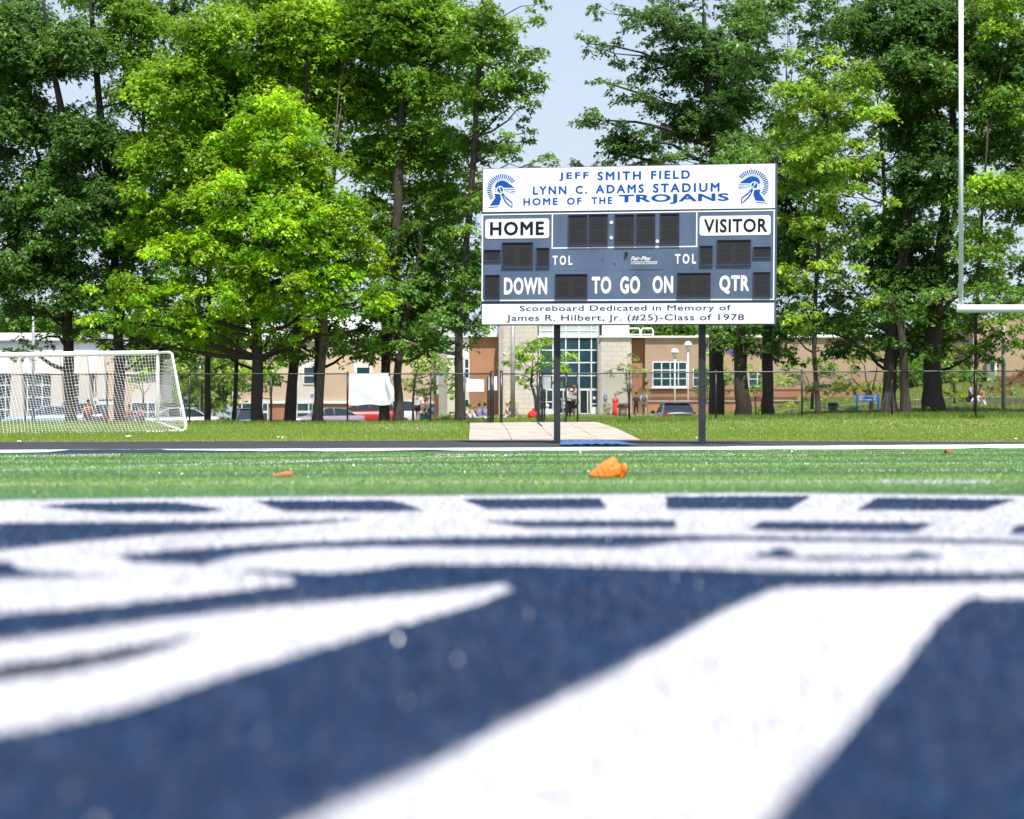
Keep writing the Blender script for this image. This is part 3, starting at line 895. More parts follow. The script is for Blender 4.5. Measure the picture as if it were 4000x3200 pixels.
# ---------------------------------------------------------------- goalpost (American football), only its left end is in view
gp_ = empty('goalpost', (X(4600, 52), 52, gzf(X(4600, 52), 52)), 'white football goalpost upright and crossbar at the right edge', 'goalpost')
DG = 52.0
zc = Z(1206, DG)
mb = MB(); mb.tube([(X(3738, DG), DG, zc), (X(3738, DG) + 5.64, DG, zc)], .085, 20); mb.build('crossbar', m_white, gp_, .006)
for xx in (X(3754, DG), X(3738, DG) + 5.56):
    mb = MB(); mb.tube([(xx, DG, zc + .07), (xx, DG, zc + 8.0)], .052, 16); mb.build('upright', m_white, gp_)
xm = X(3738, DG) + 2.82
mb = MB(); mb.tube([(xm, DG + .1, zc), (xm, DG + .8, zc - .1), (xm, DG + 1.6, zc - .7), (xm, DG + 1.8, zc - 1.6), (xm, DG + 1.8, 0)], .09, 16); mb.build('gooseneck', m_white, gp_)

# ---------------------------------------------------------------- soccer goal
D_f, D_b = 82.3, 80.0
fr = W(617, 1655, D_f); ft = W(617, 1378, D_f)
bt = W(668, 1376, 81.4); bb = W(727, 1660, 80.6); bb2 = W(708, 1686, 80.1)
wd = Vector((-.93, -.37, 0)).normalized()     # direction of the crossbar, to the left
Lg = 7.32
gl = empty('soccer_goal', (fr.x, fr.y, fr.z), 'white framed soccer goal with net, back turned, on the grass bank at left', 'soccer goal')
dz_l = Vector((0, 0, -.22))
def gl_pt(p, t): return p + wd * (Lg * t) + dz_l * t * .9
mb = MB(); mb.tube([ft, gl_pt(ft, 1)], .085, 12); mb.build('crossbar', m_white, gl)
for t in (0, 1):
    mb = MB(); mb.tube([gl_pt(fr, t), gl_pt(ft, t)], .055, 12); mb.build('post', m_white, gl)
    mb = MB(); mb.tube([gl_pt(ft, t), gl_pt(bt + Vector((-.06, 0, .0)), t), gl_pt(bt + Vector((.04, -.06, -.05)), t), gl_pt((bt + bb) * .5, t), gl_pt(bb, t),
                        gl_pt(bb * .5 + bb2 * .5 + Vector((.05, 0, -.03)), t), gl_pt(bb2, t)], .042, 12); mb.build('stanchion', m_white, gl)
    mb = MB(); mb.tube([gl_pt(fr + Vector((0, 0, .04)), t), gl_pt(bb2 + Vector((0, 0, .05)), t)], .03, 10); mb.build('ground_bar', m_white, gl)
mb = MB(); mb.tube([bb2, gl_pt(bb2, 1) + Vector((0, 0, -.02))], .045, 12); mb.build('back_ground_bar', m_white, gl)
# net: back, side, roof as cord grid
netm = MB()
def cord(pts): netm.tube(pts, .0047, 3, cap=False)
rnet = random.Random(4)
def back_pt(s, t):
    """s along width 0..1, t from top bar 0 to ground 1"""
    a = gl_pt(ft + Vector((0, -.02, -.05)), s); b = gl_pt(bb2 + Vector((0, 0, .03)), s)
    p = a.lerp(b, t)
    bulge = math.sin(min(t, 1) * PI) * (.55 * (1 - abs(2*s - 1)**3) + .1)
    p.y += bulge * .5; p.z -= math.sin(t * PI) * .28 + .10 * math.sin(t*PI) * math.sin(s * 17)
    p.x += .10 * math.sin(t * PI) * math.sin(s * 9 + 1) - .35 * math.sin(t * PI) * math.exp(-s * 9)
    return p
NS, NT = 64, 32
for i in range(NS + 1):
    cord([back_pt(i / NS, j / NT) for j in range(NT + 1)])
for j in range(1, NT + 1):
    cord([back_pt(i / NS, j / NT) for i in range(NS + 1)])
def side_pt(s, t):
    a = ft.lerp(bt, s) if t < .0 else ft.lerp(bt, s)
    b = fr.lerp(bb2, s)
    p = a.lerp(b, t); e = bt.lerp(bb, min(t * 1.02, 1))
    p = p.lerp(e, s * .9) if s > .2 else p
    p.x -= .12 * math.sin(t * PI) * math.sin(s * PI); p.z -= .15 * math.sin(t * PI) * math.sin(s * PI)
    return p
for i in range(13): cord([side_pt(i / 12, j / 24) for j in range(25)])
for j in range(25): cord([side_pt(i / 12, j / 24) for i in range(13)])
nn = netm.build('net', m_net, gl)
# slack net lying on the grass
slack = MB()
for k in range(26):
    s0 = .02 + k * .036
    a = gl_pt(bb2 + Vector((0, .15, .03)), s0)
    pts = [a + Vector((rnet.uniform(-.1, .1) + .03 * i, .08 * i, .02 + .03 * rnet.random())) for i in range(7)]
    slack.tube(pts, .006, 3, cap=False)
slack.build('slack_net', m_net, gl)
for k in range(9):
    p = gl_pt(ft, .04 + k * .115) + Vector((0, -.03, -.075))
    MB().box(p.x - .035, p.x + .035, p.y - .02, p.y + .02, p.z - .02, p.z + .02).build('net_clip', m_pole, gl)

# ---------------------------------------------------------------- chain-link fence with gate
def fence_run(u0, u1, posts, label, top=(1461, 1461), mesh_name='chain_link'):
    D = 88.6
    x0, x1 = X(u0, D), X(u1, D)
    fo = empty('chain_link_fence', (x0, D, gzf(x0, D)), label, 'fence')
    def zt(x): return Z(np.interp(2000 + x*F/D, [0, 760, 2150, 2900, 4000], [1464, 1461, 1460, 1453, 1449]), D)
    n = max(2, int((x1 - x0) / 1.0))
    mb = MB(); mb.tube([(x0 + (x1-x0)*k/n, D, zt(x0 + (x1-x0)*k/n) + .004 * math.sin(k * 2.1)) for k in range(n+1)], .024, 8); mb.build('top_rail', m_rail, fo)
    for u in posts:
        x = X(u, D); mb = MB(); mb.tube([(x, D + .03, gzf(x, D) - .1), (x, D + .03, zt(x) + .03)], .032, 8)
        mb.ball((x, D + .03, zt(x) + .05), .042, .042, .04, 8, 4)
        mb.build('fence_post', m_rail, fo)
    V = []; Fc = []
    s = .072; r = .0038
    def wire(xa, ya, za, xb, zb):
        dx, dz = xb - xa, zb - za; l = math.hypot(dx, dz)
        if l < 1e-6: return
        nx_, nz_ = -dz / l * r, dx / l * r
        b = len(V)
        V.extend([(xa + nx_, ya, za + nz_), (xa - nx_, ya - r, za - nz_), (xa - nx_*.2, ya + r*1.6, za),
                  (xb + nx_, ya, zb + nz_), (xb - nx_, ya - r, zb - nz_), (xb - nx_*.2, ya + r*1.6, zb)])
        Fc.extend([(b, b+1, b+4, b+3), (b+1, b+2, b+5, b+4), (b+2, b, b+3, b+5)])
    k = x0 - 2.0
    while k < x1:
        for sg in (1, -1):
            xb0 = k; hgt = zt(k) - gzf(k, D) - .03
            zb0 = gzf(k, D) + .03
            # clip to [x0,x1]
            xa, za, xe, ze = xb0, zb0, xb0 + hgt, zb0 + hgt
            if sg < 0: za, ze = zb0 + hgt, zb0
            t0 = max(0, (x0 - xa) / hgt); t1 = min(1, (x1 - xa) / hgt)
            if t1 > t0: wire(xa + t0*hgt, D - .012 * sg * .3, za + (ze-za)*t0, xa + t1*hgt, za + (ze-za)*t1)
        k += s * 1.25
    o = np_mesh(mesh_name, np.array(V), np.array(Fc), m_black, k=4); o.parent = fo
    o.matrix_parent_inverse = world_matrix(fo).inverted()
    o['kind'] = 'stuff'
    return fo
fence_run(-700, 1918, [-560, -230, 98, 418, 740, 1058, 1357, 1682, 1917], 'long black chain link fence run left of the gate')
fence_run(2118, 4700, [2118, 2211, 2256, 2459, 2797, 3133, 3485, 3812, 4140, 4470], 'long black chain link fence run right of the gate')
# gate: two leaves swung open (seen nearly edge on) and posts with an overhead pipe
gt = empty('fence_gate', (X(1950, 88.6), 88.6, .7), 'open black chain link double gate at the end of the concrete path', 'gate')
D = 88.6
for u, r_ in ((1922, .045), (1958, .055), (2102, .055)):
    x = X(u, D); mb = MB(); mb.tube([(x, D - .02, gzf(x, D) - .1), (x, D - .02, Z(1452, D))], r_, 10); mb.ball((x, D - .02, Z(1452, D)), r_*1.2, r_*1.2, .05, 8, 4); mb.build('gate_post', m_rail, gt)
mb = MB(); mb.tube([(X(1958, D), D - .02, Z(1461, D)), (X(2102, D), D - .02, Z(1461, D))], .022, 8); mb.build('overhead_pipe', m_rail, gt)
for u, ang in ((1928, 97), (2106, 83)):
    x = X(u, D); lf = MB(); a = R(ang); L_ = 1.9; zb = gzf(x, D) + .08; zt_ = Z(1470, D)
    e = (x + L_ * math.cos(a), D + L_ * math.sin(a))
    lf.tube([(x, D, zb), (x, D, zt_)], .022, 8); lf.tube([(e[0], e[1], zb), (e[0], e[1], zt_)], .022, 8)
    lf.tube([(x, D, zb), (e[0], e[1], zb)], .022, 8); lf.tube([(x, D, zt_), (e[0], e[1], zt_)], .022, 8)
    lf.tube([(x, D, .5*(zb+zt_)), (e[0], e[1], .5*(zb+zt_))], .018, 8)
    o = lf.build('gate_leaf', m_rail, gt)
    wv = MB()
    for k in range(-30, 34):
        for sg in (1, -1):
            t0 = k * .06; hh = zt_ - zb
            a0, a1 = t0, t0 + hh
            c0, c1 = max(a0, 0), min(a1, L_)
            if c1 <= c0: continue
            z0_ = zb + (c0 - a0) if sg > 0 else zt_ - (c0 - a0); z1_ = zb + (c1 - a0) if sg > 0 else zt_ - (c1 - a0)
            wv.tube([(x + c0*math.cos(a), D + c0*math.sin(a), z0_), (x + c1*math.cos(a), D + c1*math.sin(a), z1_)], .0022, 3, cap=False)
    w_o = wv.build('chain_link', m_black, o); w_o['kind'] = 'stuff'
# thin dark tube laid on the path by the gate post
mb = MB(); mb.tube([(X(2098, 88), 87.9, .78), (X(2118, 83), 83.2, .60)], .02, 6); tag(mb.build('dark_rod', m_rail), 'thin dark rod lying on the concrete path by the gate post', 'rod')

# things hanging on the fence
def hang(name, u0, u1, y0, y1, label, cat, mat, skew=0, nx=10, nz=8, amp=.02, yo=-.05, drop=None, group=None):
    D = 88.6; V = []; Fc = []
    for j in range(nz + 1):
        for i in range(nx + 1):
            s, t = i / nx, j / nz
            u = u0 + (u1 - u0) * s; y = y0 + (y1 - y0) * t + skew * (1 - s) * (1 - t)
            if drop: u, y = drop(s, t, u, y)
            p = W(u, y, D); f_ = amp * (math.sin(s * 9 + t * 3) * .6 + math.sin(s * 4 - t * 7) * .7)
            V.append((p.x, D + yo + f_, p.z))
    n0 = len(V)
    V += [(x, y + .006, z) for x, y, z in V]
    for j in range(nz):
        for i in range(nx):
            a = j*(nx+1) + i
            Fc.append((a, a+1, a+nx+2, a+nx+1)); Fc.append((a+n0, a+nx+1+n0, a+nx+2+n0, a+1+n0))
    o = np_mesh(name, np.array(V), np.array(Fc), mat, k=4, smooth=True)
    return tag(o, label, cat, group)
hang('white_towel', 1366, 1518, 1459, 1582, 'large white cloth draped over the fence above the red car', 'cloth', m_cloth, nx=26, nz=18, amp=.022, yo=-.08,
     drop=lambda s, t, u, y: (u - 3 * t, y + (2.5 * math.sin(s * 9) * t) + 1.5 * math.sin(s * 5) * (1 - t)))
hang('cloth_corner', 1508, 1540, 1460, 1582, 'folded white cloth corner flapping at the right end of the draped cloth', 'cloth', m_cloth, nx=12, nz=16, amp=.07, yo=-.16,
     drop=lambda s, t, u, y: (1508 + (u - 1508) * (.55 + .5 * math.sin(t * 2.9)) - 2 * t, y + 14 * s * (1 - t)))
hang('blank_banner', 1823, 1891, 1483, 1530, 'blank white banner board tied to the fence left of the gate', 'banner', m_sheet, skew=-3, amp=.004)
hang('notice_sheet', 1907, 1942, 1470, 1525, 'white notice sheet on the fence at the left gate post', 'notice', m_sheet, amp=.004, yo=.04)
hang('notice_sheet', 2122, 2152, 1468, 1520, 'white notice sheet on the fence just right of the gate', 'notice', m_sheet, amp=.004, yo=.04)
mbx = empty('meter_box', W(2204, 1596, 89.2), 'small white utility box on a post right of the left scoreboard post', 'utility box')
MB().pbox(2193, 2213, 1560, 1595, 89.2, .18).build('box', m_metalwhite, mbx, .01)
MB().pbox(2191, 2215, 1557, 1561, 89.15, .26).build('lid', m_metalwhite, mbx)
mb = MB(); mb.tube([W(2203, 1595, 89.3), W(2203, 1652, 89.3)], .03, 8); mb.build('post', m_pole, mbx)

# ---------------------------------------------------------------- trees
def crown_mesh(name, lobes, mat, parent, colour, colour2, seed, leaf=.19, dens=1.0, flat=.55, br=(.55, 1.15), nleaf=5):
    rs = np.random.RandomState(seed)
    P = []; O = []; BC = []; boughs = []
    colour = (colour[0] * 1.95, colour[1] * 1.78, colour[2] * 1.5); colour2 = tuple(c * 1.65 for c in colour2)
    for (cx, cy, rx, ry, D, dep) in lobes:
        c = np.array(W(cx, cy, D)); a, b_ = rx * D / F, ry * D / F
        area = PI * a * b_
        nb = max(4, int(area * 2.9 * dens * (.7 + .22 * dep)))
        for _ in range(nb):
            v = rs.randn(3); v /= np.linalg.norm(v); v *= rs.uniform(.25, 1.0) ** .45
            r = rs.uniform(*br) * min(1, max(.35, min(a, b_) / 1.3))
            lim = 1 - .35 * r / max(a, b_, .5)
            bc = c + v * np.array([a, dep, b_]) * max(lim, .4)
            boughs.append((c, bc))
            tint = rs.uniform(.58, 1.32); mixv = np.clip(rs.rand() * .9 + .15 * v[2], 0, 1)
            ns = max(6, int(62 * r * r / .72 * (.19 / leaf) ** 1.6 * dens ** .3))
            th = rs.rand(ns) * 2 * PI; el = np.arcsin(np.clip(rs.uniform(-.55, 1.0, ns), -1, 1)); rr = r * rs.uniform(.35, 1.05, ns)
            # lumpy bough outline
            rr *= 1 + .30 * np.sin(th * 3 + rs.rand() * 6) + .2 * np.sin(th * 5 + rs.rand() * 6)
            d_ = np.stack([np.cos(th) * np.cos(el), np.sin(th) * np.cos(el), np.sin(el) * flat], 1)
            p = bc + d_ * rr[:, None]
            p[:, 2] -= .28 * (np.hypot(p[:, 0] - bc[0], p[:, 1] - bc[1]) / max(r, .1)) ** 2 * r
            P.append(p); O.append(th)
            cc = (np.array(colour) * mixv + np.array(colour2) * (1 - mixv)) * tint
            BC.append(np.repeat(cc[None], ns, 0))
    P = np.concatenate(P); th = np.concatenate(O); BC = np.concatenate(BC)
    n = len(P)
    k = nleaf
    off = np.linspace(-1.25, 1.25, k)
    ang = (th[:, None] + off[None] + rs.uniform(-.25, .25, (n, k))).ravel()
    pit = rs.uniform(-.95, .15, n * k) + .0
    L = leaf * rs.uniform(.7, 1.25, n * k)
    base = np.repeat(P, k, 0) + rs.randn(n * k, 3) * leaf * .28
    l = np.stack([np.cos(ang) * np.cos(pit), np.sin(ang) * np.cos(pit), np.sin(pit)], 1)
    s = np.cross(l, np.array([0, 0, 1.0])); s /= np.linalg.norm(s, axis=1)[:, None] + 1e-9
    u = np.cross(s, l)
    roll = rs.uniform(-.7, .7, n * k)[:, None]
    s = s * np.cos(roll) + u * np.sin(roll)
    wv = (L * rs.uniform(.26, .42, n * k))[:, None]
    L = L[:, None]
    V = np.stack([base + l * L * .12 + s * wv, base + l * L * .22 - s * wv, base + l * L - np.array([0, 0, .1]) * L], 1)
    C = np.repeat(BC, k, 0) * rs.uniform(.72, 1.3, n * k)[:, None]
    C[:, 0] *= rs.uniform(.85, 1.2, n * k)
    V = V.reshape(-1, 3)
    o = np_mesh(name, V, np.arange(n * k * 3).reshape(-1, 3), mat, col=np.repeat(C, 3, 0), k=3)
    if parent is not None:
        o.parent = parent; o.matrix_parent_inverse = world_matrix(parent).inverted()
    return o, boughs, n * k

NLEAF = 0
def tree(name, label, path, D, lobes, colour, colour2, seed, bark=None, group=None, leaf=.172, dens=1.0, flat=.55, br=(.55, 1.15), limbs=True, sub=.5, thick=1.0, flare=1.12):
    """path = [(px, py, width px)...] from the ground up"""
    global NLEAF
    rr = random.Random(seed)
    x, y = path[0][0], path[0][1]
    p0 = W(x, y, D); p0.z = gzf(p0.x, D) - .05
    root = empty(name, tuple(p0), label, 'tree', group)
    pts = [W(a, b_, D + .25 * math.sin(i * 1.7 + seed)) for i, (a, b_, w_) in enumerate(path)]
    pts[0] = p0
    rad = [w_ * D / F * .5 for _, _, w_ in path]
    # refine and roughen
    P2 = []; R2 = []
    for i in range(len(pts) - 1):
        m = max(2, int((pts[i+1] - pts[i]).length / .8))
        for k in range(m):
            t = k / m
            P2.append(pts[i].lerp(pts[i+1], t) + Vector((rr.uniform(-1, 1), rr.uniform(-1, 1), 0)) * .15 * (rad[i] if (i or k) else 0)); R2.append((rad[i]*(1-t) + rad[i+1]*t) * rr.uniform(.95, 1.05))
    P2.append(pts[-1]); R2.append(rad[-1])
    R2[0] *= flare
    if len(R2) > 1: R2.insert(1, R2[1] * 1.02 * (1 + (flare - 1) * .25)); P2.insert(1, P2[0].lerp(P2[1], .45))
    tb = MB(); tb.tube(P2, R2, 12)
    # bark ridges: gently displaced ring vertices
    n = 12
    for r_ in range(len(P2)):
        for k in range(n):
            i = r_*n + k
            v = Vector(tb.v[i]); c = P2[r_]; q = v - c; q *= 1 + .07 * math.sin(k * 2.6 + seed) + .05 * rr.uniform(-1, 1)
            tb.v[i] = tuple(c + q)
    trunk_pts = list(zip(P2, R2))
    # root flare toes
    for k in range(6):
        a = k * PI / 3 + seed; r0 = R2[0]
        e = p0 + Vector((math.cos(a), math.sin(a), 0)) * r0 * 1.12; e.z = gzf(e.x, e.y) - .06
        tb.tube([p0 + Vector((math.cos(a) * r0 * .3, math.sin(a) * r0 * .3, .5 + r0)), p0 + Vector((math.cos(a) * r0 * .72, math.sin(a) * r0 * .72, .14)), e], [r0 * .2, r0 * .24, r0 * .12], 6)
    crown, boughs, nl = crown_mesh('crown', lobes, m_leaf, root, colour, colour2, seed, leaf, dens, flat, br)
    NLEAF += nl
    lowz = min(3.3, min(Z(q[1], q[4]) for q in lobes))
    lowz = max(lowz, p0.z + .45 * (P2[-1].z - p0.z)) if P2[-1].z - p0.z < 5 else max(lowz, 2.7)
    if limbs:
        done = {}
        for (c, bc) in boughs:
            key = tuple(np.round(c, 2))
            c_ = Vector(c)
            if key not in done:
                # attach to the trunk somewhat below the lobe
                best = min(trunk_pts, key=lambda q: abs(q[0].z - max(c_.z - .2 * abs(c_.x - q[0].x) - .4, lowz)))
                a = best[0]; r0 = min(best[1] * .45, .10 * thick)
                mid = a.lerp(c_, .5) + Vector((rr.uniform(-.3, .3), rr.uniform(-.3, .3), rr.uniform(-.1, .5)))
                q1 = a.lerp(mid, .5) + Vector((0, 0, -.1)); q2 = mid.lerp(c_, .5) + Vector((rr.uniform(-.2, .2), 0, .1))
                tb.tube([a, q1, mid, q2, c_], [r0, r0*.85, r0*.65, r0*.5, r0*.35], 6)
                done[key] = r0
            if rr.random() < sub:
                b2 = Vector(bc); r0 = done[key] * .3
                m2 = c_.lerp(b2, .5) + Vector((rr.uniform(-.15, .15), rr.uniform(-.15, .15), rr.uniform(-.1, .15)))
                tb.tube([c_, m2, b2], [max(r0, .014), max(r0*.7, .011), .006], 4, cap=False)
    t = tb.build('trunk', bark or m_bark, root)
    return root

DK1, DK2 = (.082, .172, .040), (.050, .115, .032)
MD1, MD2 = (.150, .280, .026), (.085, .190, .024)
BR1, BR2 = (.225, .365, .018), (.11, .25, .02)
BG1, BG2 = (.078, .165, .055), (.048, .110, .038)
YG1, YG2 = (.200, .330, .045), (.110, .215, .030)

tree('oak_tree', 'tall dark green tree at the far left, trunk seen through the soccer goal net',
     [(278,1605,44),(268,1450,38),(262,1250,40),(280,1000,34),(300,760,30),(235,400,26),(180,150,16),(165,-60,10)], 95,
     [(70,180,230,190,96,2.6),(300,190,150,130,95,1.8),(60,480,180,150,96,2.2),(330,520,170,170,95,1.8),(140,760,260,170,96,2.6),(350,830,150,170,94,1.8),
      (90,1010,250,160,95,2.4),(310,1100,170,120,94,1.6),(70,1210,170,70,94,1.6),(-250,500,250,500,98,3),(150,1330,90,40,94,.8),(60,1375,60,35,94,.6),(250,1290,80,40,94,.8)],
     DK1, DK2, 11, leaf=.18, dens=.95)
tree('oak_tree', 'second tall tree from the left, with the trunk just left of the goal post',
     [(468,1610,44),(466,1400,40),(455,1100,34),(420,700,28),(390,420,26),(365,150,22),(350,-80,14)], 96,
     [(520,120,170,140,97,2.4),(400,-40,150,90,97,2),(620,350,170,170,96,2.2),(470,640,150,160,97,2),(560,870,190,140,96,2),(430,1010,120,110,96,1.6),(560,1120,150,90,96,1.6)],
     (.14,.265,.028), MD2, 12, leaf=.18, dens=.9)
tree('maple_tree', 'slender tree with thin dark trunk right of the goal, crown in mid green',
     [(811,1668,27),(812,1500,23),(814,1300,21),(822,900,19),(820,600,17),(835,300,14),(850,0,9)], 94.5,
     [(850,140,190,170,93,2.2),(700,330,170,150,92.5,2),(620,560,150,130,92.5,1.8),(760,600,150,120,92,1.8),(560,760,130,100,92.5,1.6),(720,820,150,110,92,1.6),(940,330,170,170,96,2),(820,560,170,150,96,2),(740,760,130,120,95,1.8),(770,1280,100,90,94,1.3),(880,1330,90,80,94,1.2)],
     (.140,.265,.026), MD1, 13, dens=.95)
tree('maple_tree', 'thin leaning tree between the slender tree and the thick maple trunk',
     [(912,1666,19),(918,1560,17),(926,1400,15),(932,1250,14),(935,900,12),(925,640,9)], 95.5,
     [(930,600,120,110,96,1.5),(960,800,120,120,96,1.5),(900,1000,120,110,96,1.5),(930,1270,90,60,95.5,1.2)], MD1, MD2, 14, dens=.9)
tree('maple_tree', 'big bright yellow green maple spreading in front of the other trees at left',
     [(1006,1668,50),(1004,1500,44),(1002,1300,42),(990,1050,34),(1010,800,26),(1060,560,18),(1090,400,10)], 91.5,
     [(1090,470,190,120,91.5,1.8),(1190,640,170,140,91,2),(960,560,160,110,92,1.6),(900,790,190,130,91,2),(1240,830,210,150,90.5,2.2),(1060,930,210,150,90,2.4),
      (560,900,130,110,93,1.6),(700,1010,190,110,91,2),(500,1130,180,90,91,1.8),(830,1150,230,100,90.5,2.2),(1330,1000,190,130,90.5,2),(1160,1130,220,110,90,2.2),
      (1400,1180,130,90,90.5,1.6),(430,1260,130,70,91.5,1.4),(640,1270,170,70,91,1.6),(900,1310,160,60,91,1.5),(1150,1290,190,70,90.5,1.7),(1400,1300,100,50,90.8,1.2),
      (380,1325,80,35,91.5,1.0),(1040,1400,110,40,91,1.0),(1080,620,170,130,91,2),(800,930,160,110,90.5,2),(970,1180,190,90,90.3,2),(1300,900,150,110,90.3,1.8),(760,1300,160,60,90.6,1.6),(1260,1060,160,90,90.2,1.8),(600,1190,150,70,90.6,1.6),(1120,800,150,120,90.2,1.8),(1480,1060,90,60,90.8,1.2)],
     BR1, BR2, 15, leaf=.178, dens=.92, br=(.5, 1.0), thick=1.2)
tree('maple_tree', 'mid green tree with dark trunk leaning right, just right of the thick maple trunk',
     [(1132,1664,48),(1142,1500,42),(1152,1380,38),(1165,1100,32),(1185,700,24),(1200,300,18),(1190,0,12)], 94,
     [(1150,120,210,170,95,2.6),(1050,-60,200,90,95,2),(1080,330,190,150,95,2.2),(1280,380,130,130,95.5,1.8)], (.18,.30,.024), MD1, 16, dens=1.05)
tree('ash_tree', 'tree with pale sunlit bark standing left of the red car',
     [(1240,1662,44),(1248,1520,34),(1258,1400,30),(1268,1200,26),(1285,900,18),(1300,600,9)], 92.5,
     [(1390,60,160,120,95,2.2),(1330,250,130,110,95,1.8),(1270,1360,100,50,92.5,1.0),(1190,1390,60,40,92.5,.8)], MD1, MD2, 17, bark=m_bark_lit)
tree('oak_tree', 'dark trunked tree behind the right part of the white cloth, crown up to the sky',
     [(1500,1652,42),(1504,1500,36),(1512,1300,36),(1545,1000,34),(1555,700,34),(1570,480,28),(1580,250,20),(1590,0,12)], 94,
     [(1520,110,200,150,95,2.6),(1690,130,170,150,95,2.4),(1430,390,150,130,96,2),(1620,360,190,140,95,2.4),(1500,620,160,120,96,2),(1690,560,170,120,95,2.2),(1560,-60,260,80,95,2.4),
      (1700,780,160,110,95,2),(1560,850,130,110,96,2)],
     (.135,.255,.028), MD2, 18, dens=.95)
tree('oak_tree', 'tree with curved trunk right of the white cloth corner, low dark green crown',
     [(1556,1648,46),(1560,1560,36),(1553,1480,32),(1560,1350,32),(1590,1200,26),(1640,1000,17),(1650,860,5)], 93,
     [(1640,960,170,110,94,2),(1780,1060,140,110,93,1.8),(1600,1130,160,110,94,2),(1700,1230,180,90,93,2),(1820,1220,90,80,93,1.5),(1560,1320,150,70,93,1.6),(1740,1340,110,60,93,1.4),(1430,1370,80,50,93,1.0)],
     (.075,.165,.032), DK1, 19, leaf=.18, dens=1.05)
tree('hickory_tree', 'tall straight tree beside the left edge of the scoreboard, limbs reaching into the sky gap',
     [(1798,1658,44),(1793,1520,34),(1795,1300,29),(1805,1100,26),(1835,850,25),(1850,640,24),(1862,430,22),(1878,200,18),(1885,-20,12)], 92,
     [(1870,140,170,140,92.5,2.2),(1960,60,110,90,92,1.5),(1900,330,170,130,92,2),(2030,250,130,110,91.5,1.6),(2110,330,90,60,91,1.1),(2080,410,60,40,91,.8),(1990,420,90,60,91.5,1.2),(1850,560,150,100,92,1.8),(1960,570,100,70,91.5,1.3),
      (2050,520,60,40,91.5,.9),(1990,640,110,45,91,1.2),(2130,620,60,40,91,.8),(1850,760,100,90,92,1.4),(1820,930,90,90,92,1.3),(1860,1150,50,110,92,1.0),(2090,20,80,35,91.5,.8),(2110,70,50,25,91.5,.6),(1870,1290,70,40,92,.8),(2030,700,140,40,93,1)],
     YG2, (.075,.165,.028), 20, leaf=.19, dens=.9, br=(.45, .9))
tree('oak_tree', 'wide blue green tree behind the scoreboard with spreading limbs in the sky gap',
     [(2800,1640,60),(2800,1200,54),(2795,800,46),(2790,500,40),(2760,300,26),(2750,50,16)], 108,
     [(2420,60,150,50,108,1.6),(2600,110,170,100,108,2.4),(2290,170,95,45,107,1.2),(2400,210,100,55,107,1.4),(2560,270,150,70,108,2),(2390,330,110,45,107,1.3),(2520,400,150,60,108,2),(2740,230,150,160,109,2.6),
      (2350,470,100,70,107,1.5),(2460,560,110,90,108,1.8),(2620,480,150,90,109,2.2),(2760,460,140,110,109,2.4),(2380,600,110,70,108,1.4),(2600,620,200,60,108,2),(2890,300,120,200,110,2.4),(2880,560,120,110,110,2.2),(2250,650,60,22,108,.8),
      (2700,20,200,60,109,2),(2930,80,110,110,110,2)],
     BG1, BG2, 21, leaf=.19, dens=1.1, br=(.45, 1.0), thick=1.5, sub=.9)
tree('oak_tree', 'thick grey trunked tree just right of the right scoreboard post',
     [(2903,1632,74),(2898,1540,56),(2892,1400,50),(2885,1200,40),(2880,950,10)], 95,
     [(2880,1280,120,60,95,1.8),(2820,1340,70,50,94.5,1.2),(2930,1000,160,200,96,2.4),(2920,1350,80,50,94.5,1.1),(2900,720,170,150,97,2.4)], BG1, DK1, 22, leaf=.18, bark=m_bark)
tree('oak_tree', 'very dark straight trunked tree, second right of the scoreboard posts',
     [(3000,1630,52),(2998,1540,44),(2998,1380,42),(3005,1150,38),(3020,850,26),(3040,560,6)], 96,
     [(3070,820,120,130,97,2.2),(3080,1010,110,110,97,2),(3020,1280,110,70,95.5,1.4),(3090,620,130,140,98,2.4),(2990,1360,70,40,95,1.0)], BG1, BG2, 23, leaf=.18)
tree('honey_locust_tree', 'airy yellow green tree with a thin leaning trunk right of the scoreboard',
     [(3196,1626,24),(3188,1500,18),(3180,1380,17),(3185,1150,16),(3200,900,15),(3215,600,14),(3220,350,9)], 92.5,
     [(3170,230,120,80,92,1.5),(3300,310,170,100,92,1.8),(3110,360,120,100,92,1.5),(3230,450,190,110,91.5,2),(3390,450,110,100,92,1.5),(3110,560,120,90,92,1.5),(3310,610,150,100,91.5,1.8),(3150,720,140,80,92,1.6),(3330,770,170,70,91.5,1.7),
      (3090,850,80,50,92,1.1),(3240,980,120,70,91.5,1.5),(3130,1130,110,50,91.5,1.3),(3310,1080,110,60,91.5,1.4),(3380,1170,70,40,91.5,1.0),(3080,1270,90,70,91.5,1.2),(3440,800,90,50,92,1.1),(3220,620,150,120,91.2,1.6),(3200,880,150,90,91.3,1.6),(3180,1060,150,70,91.2,1.5),(3140,1220,110,60,91.2,1.3),(3370,920,90,60,91.5,1.2),(3060,700,80,80,92,1.3)],
     (.235,.36,.055), YG2, 24, leaf=.17, dens=1.2, br=(.4, .85), sub=.9)
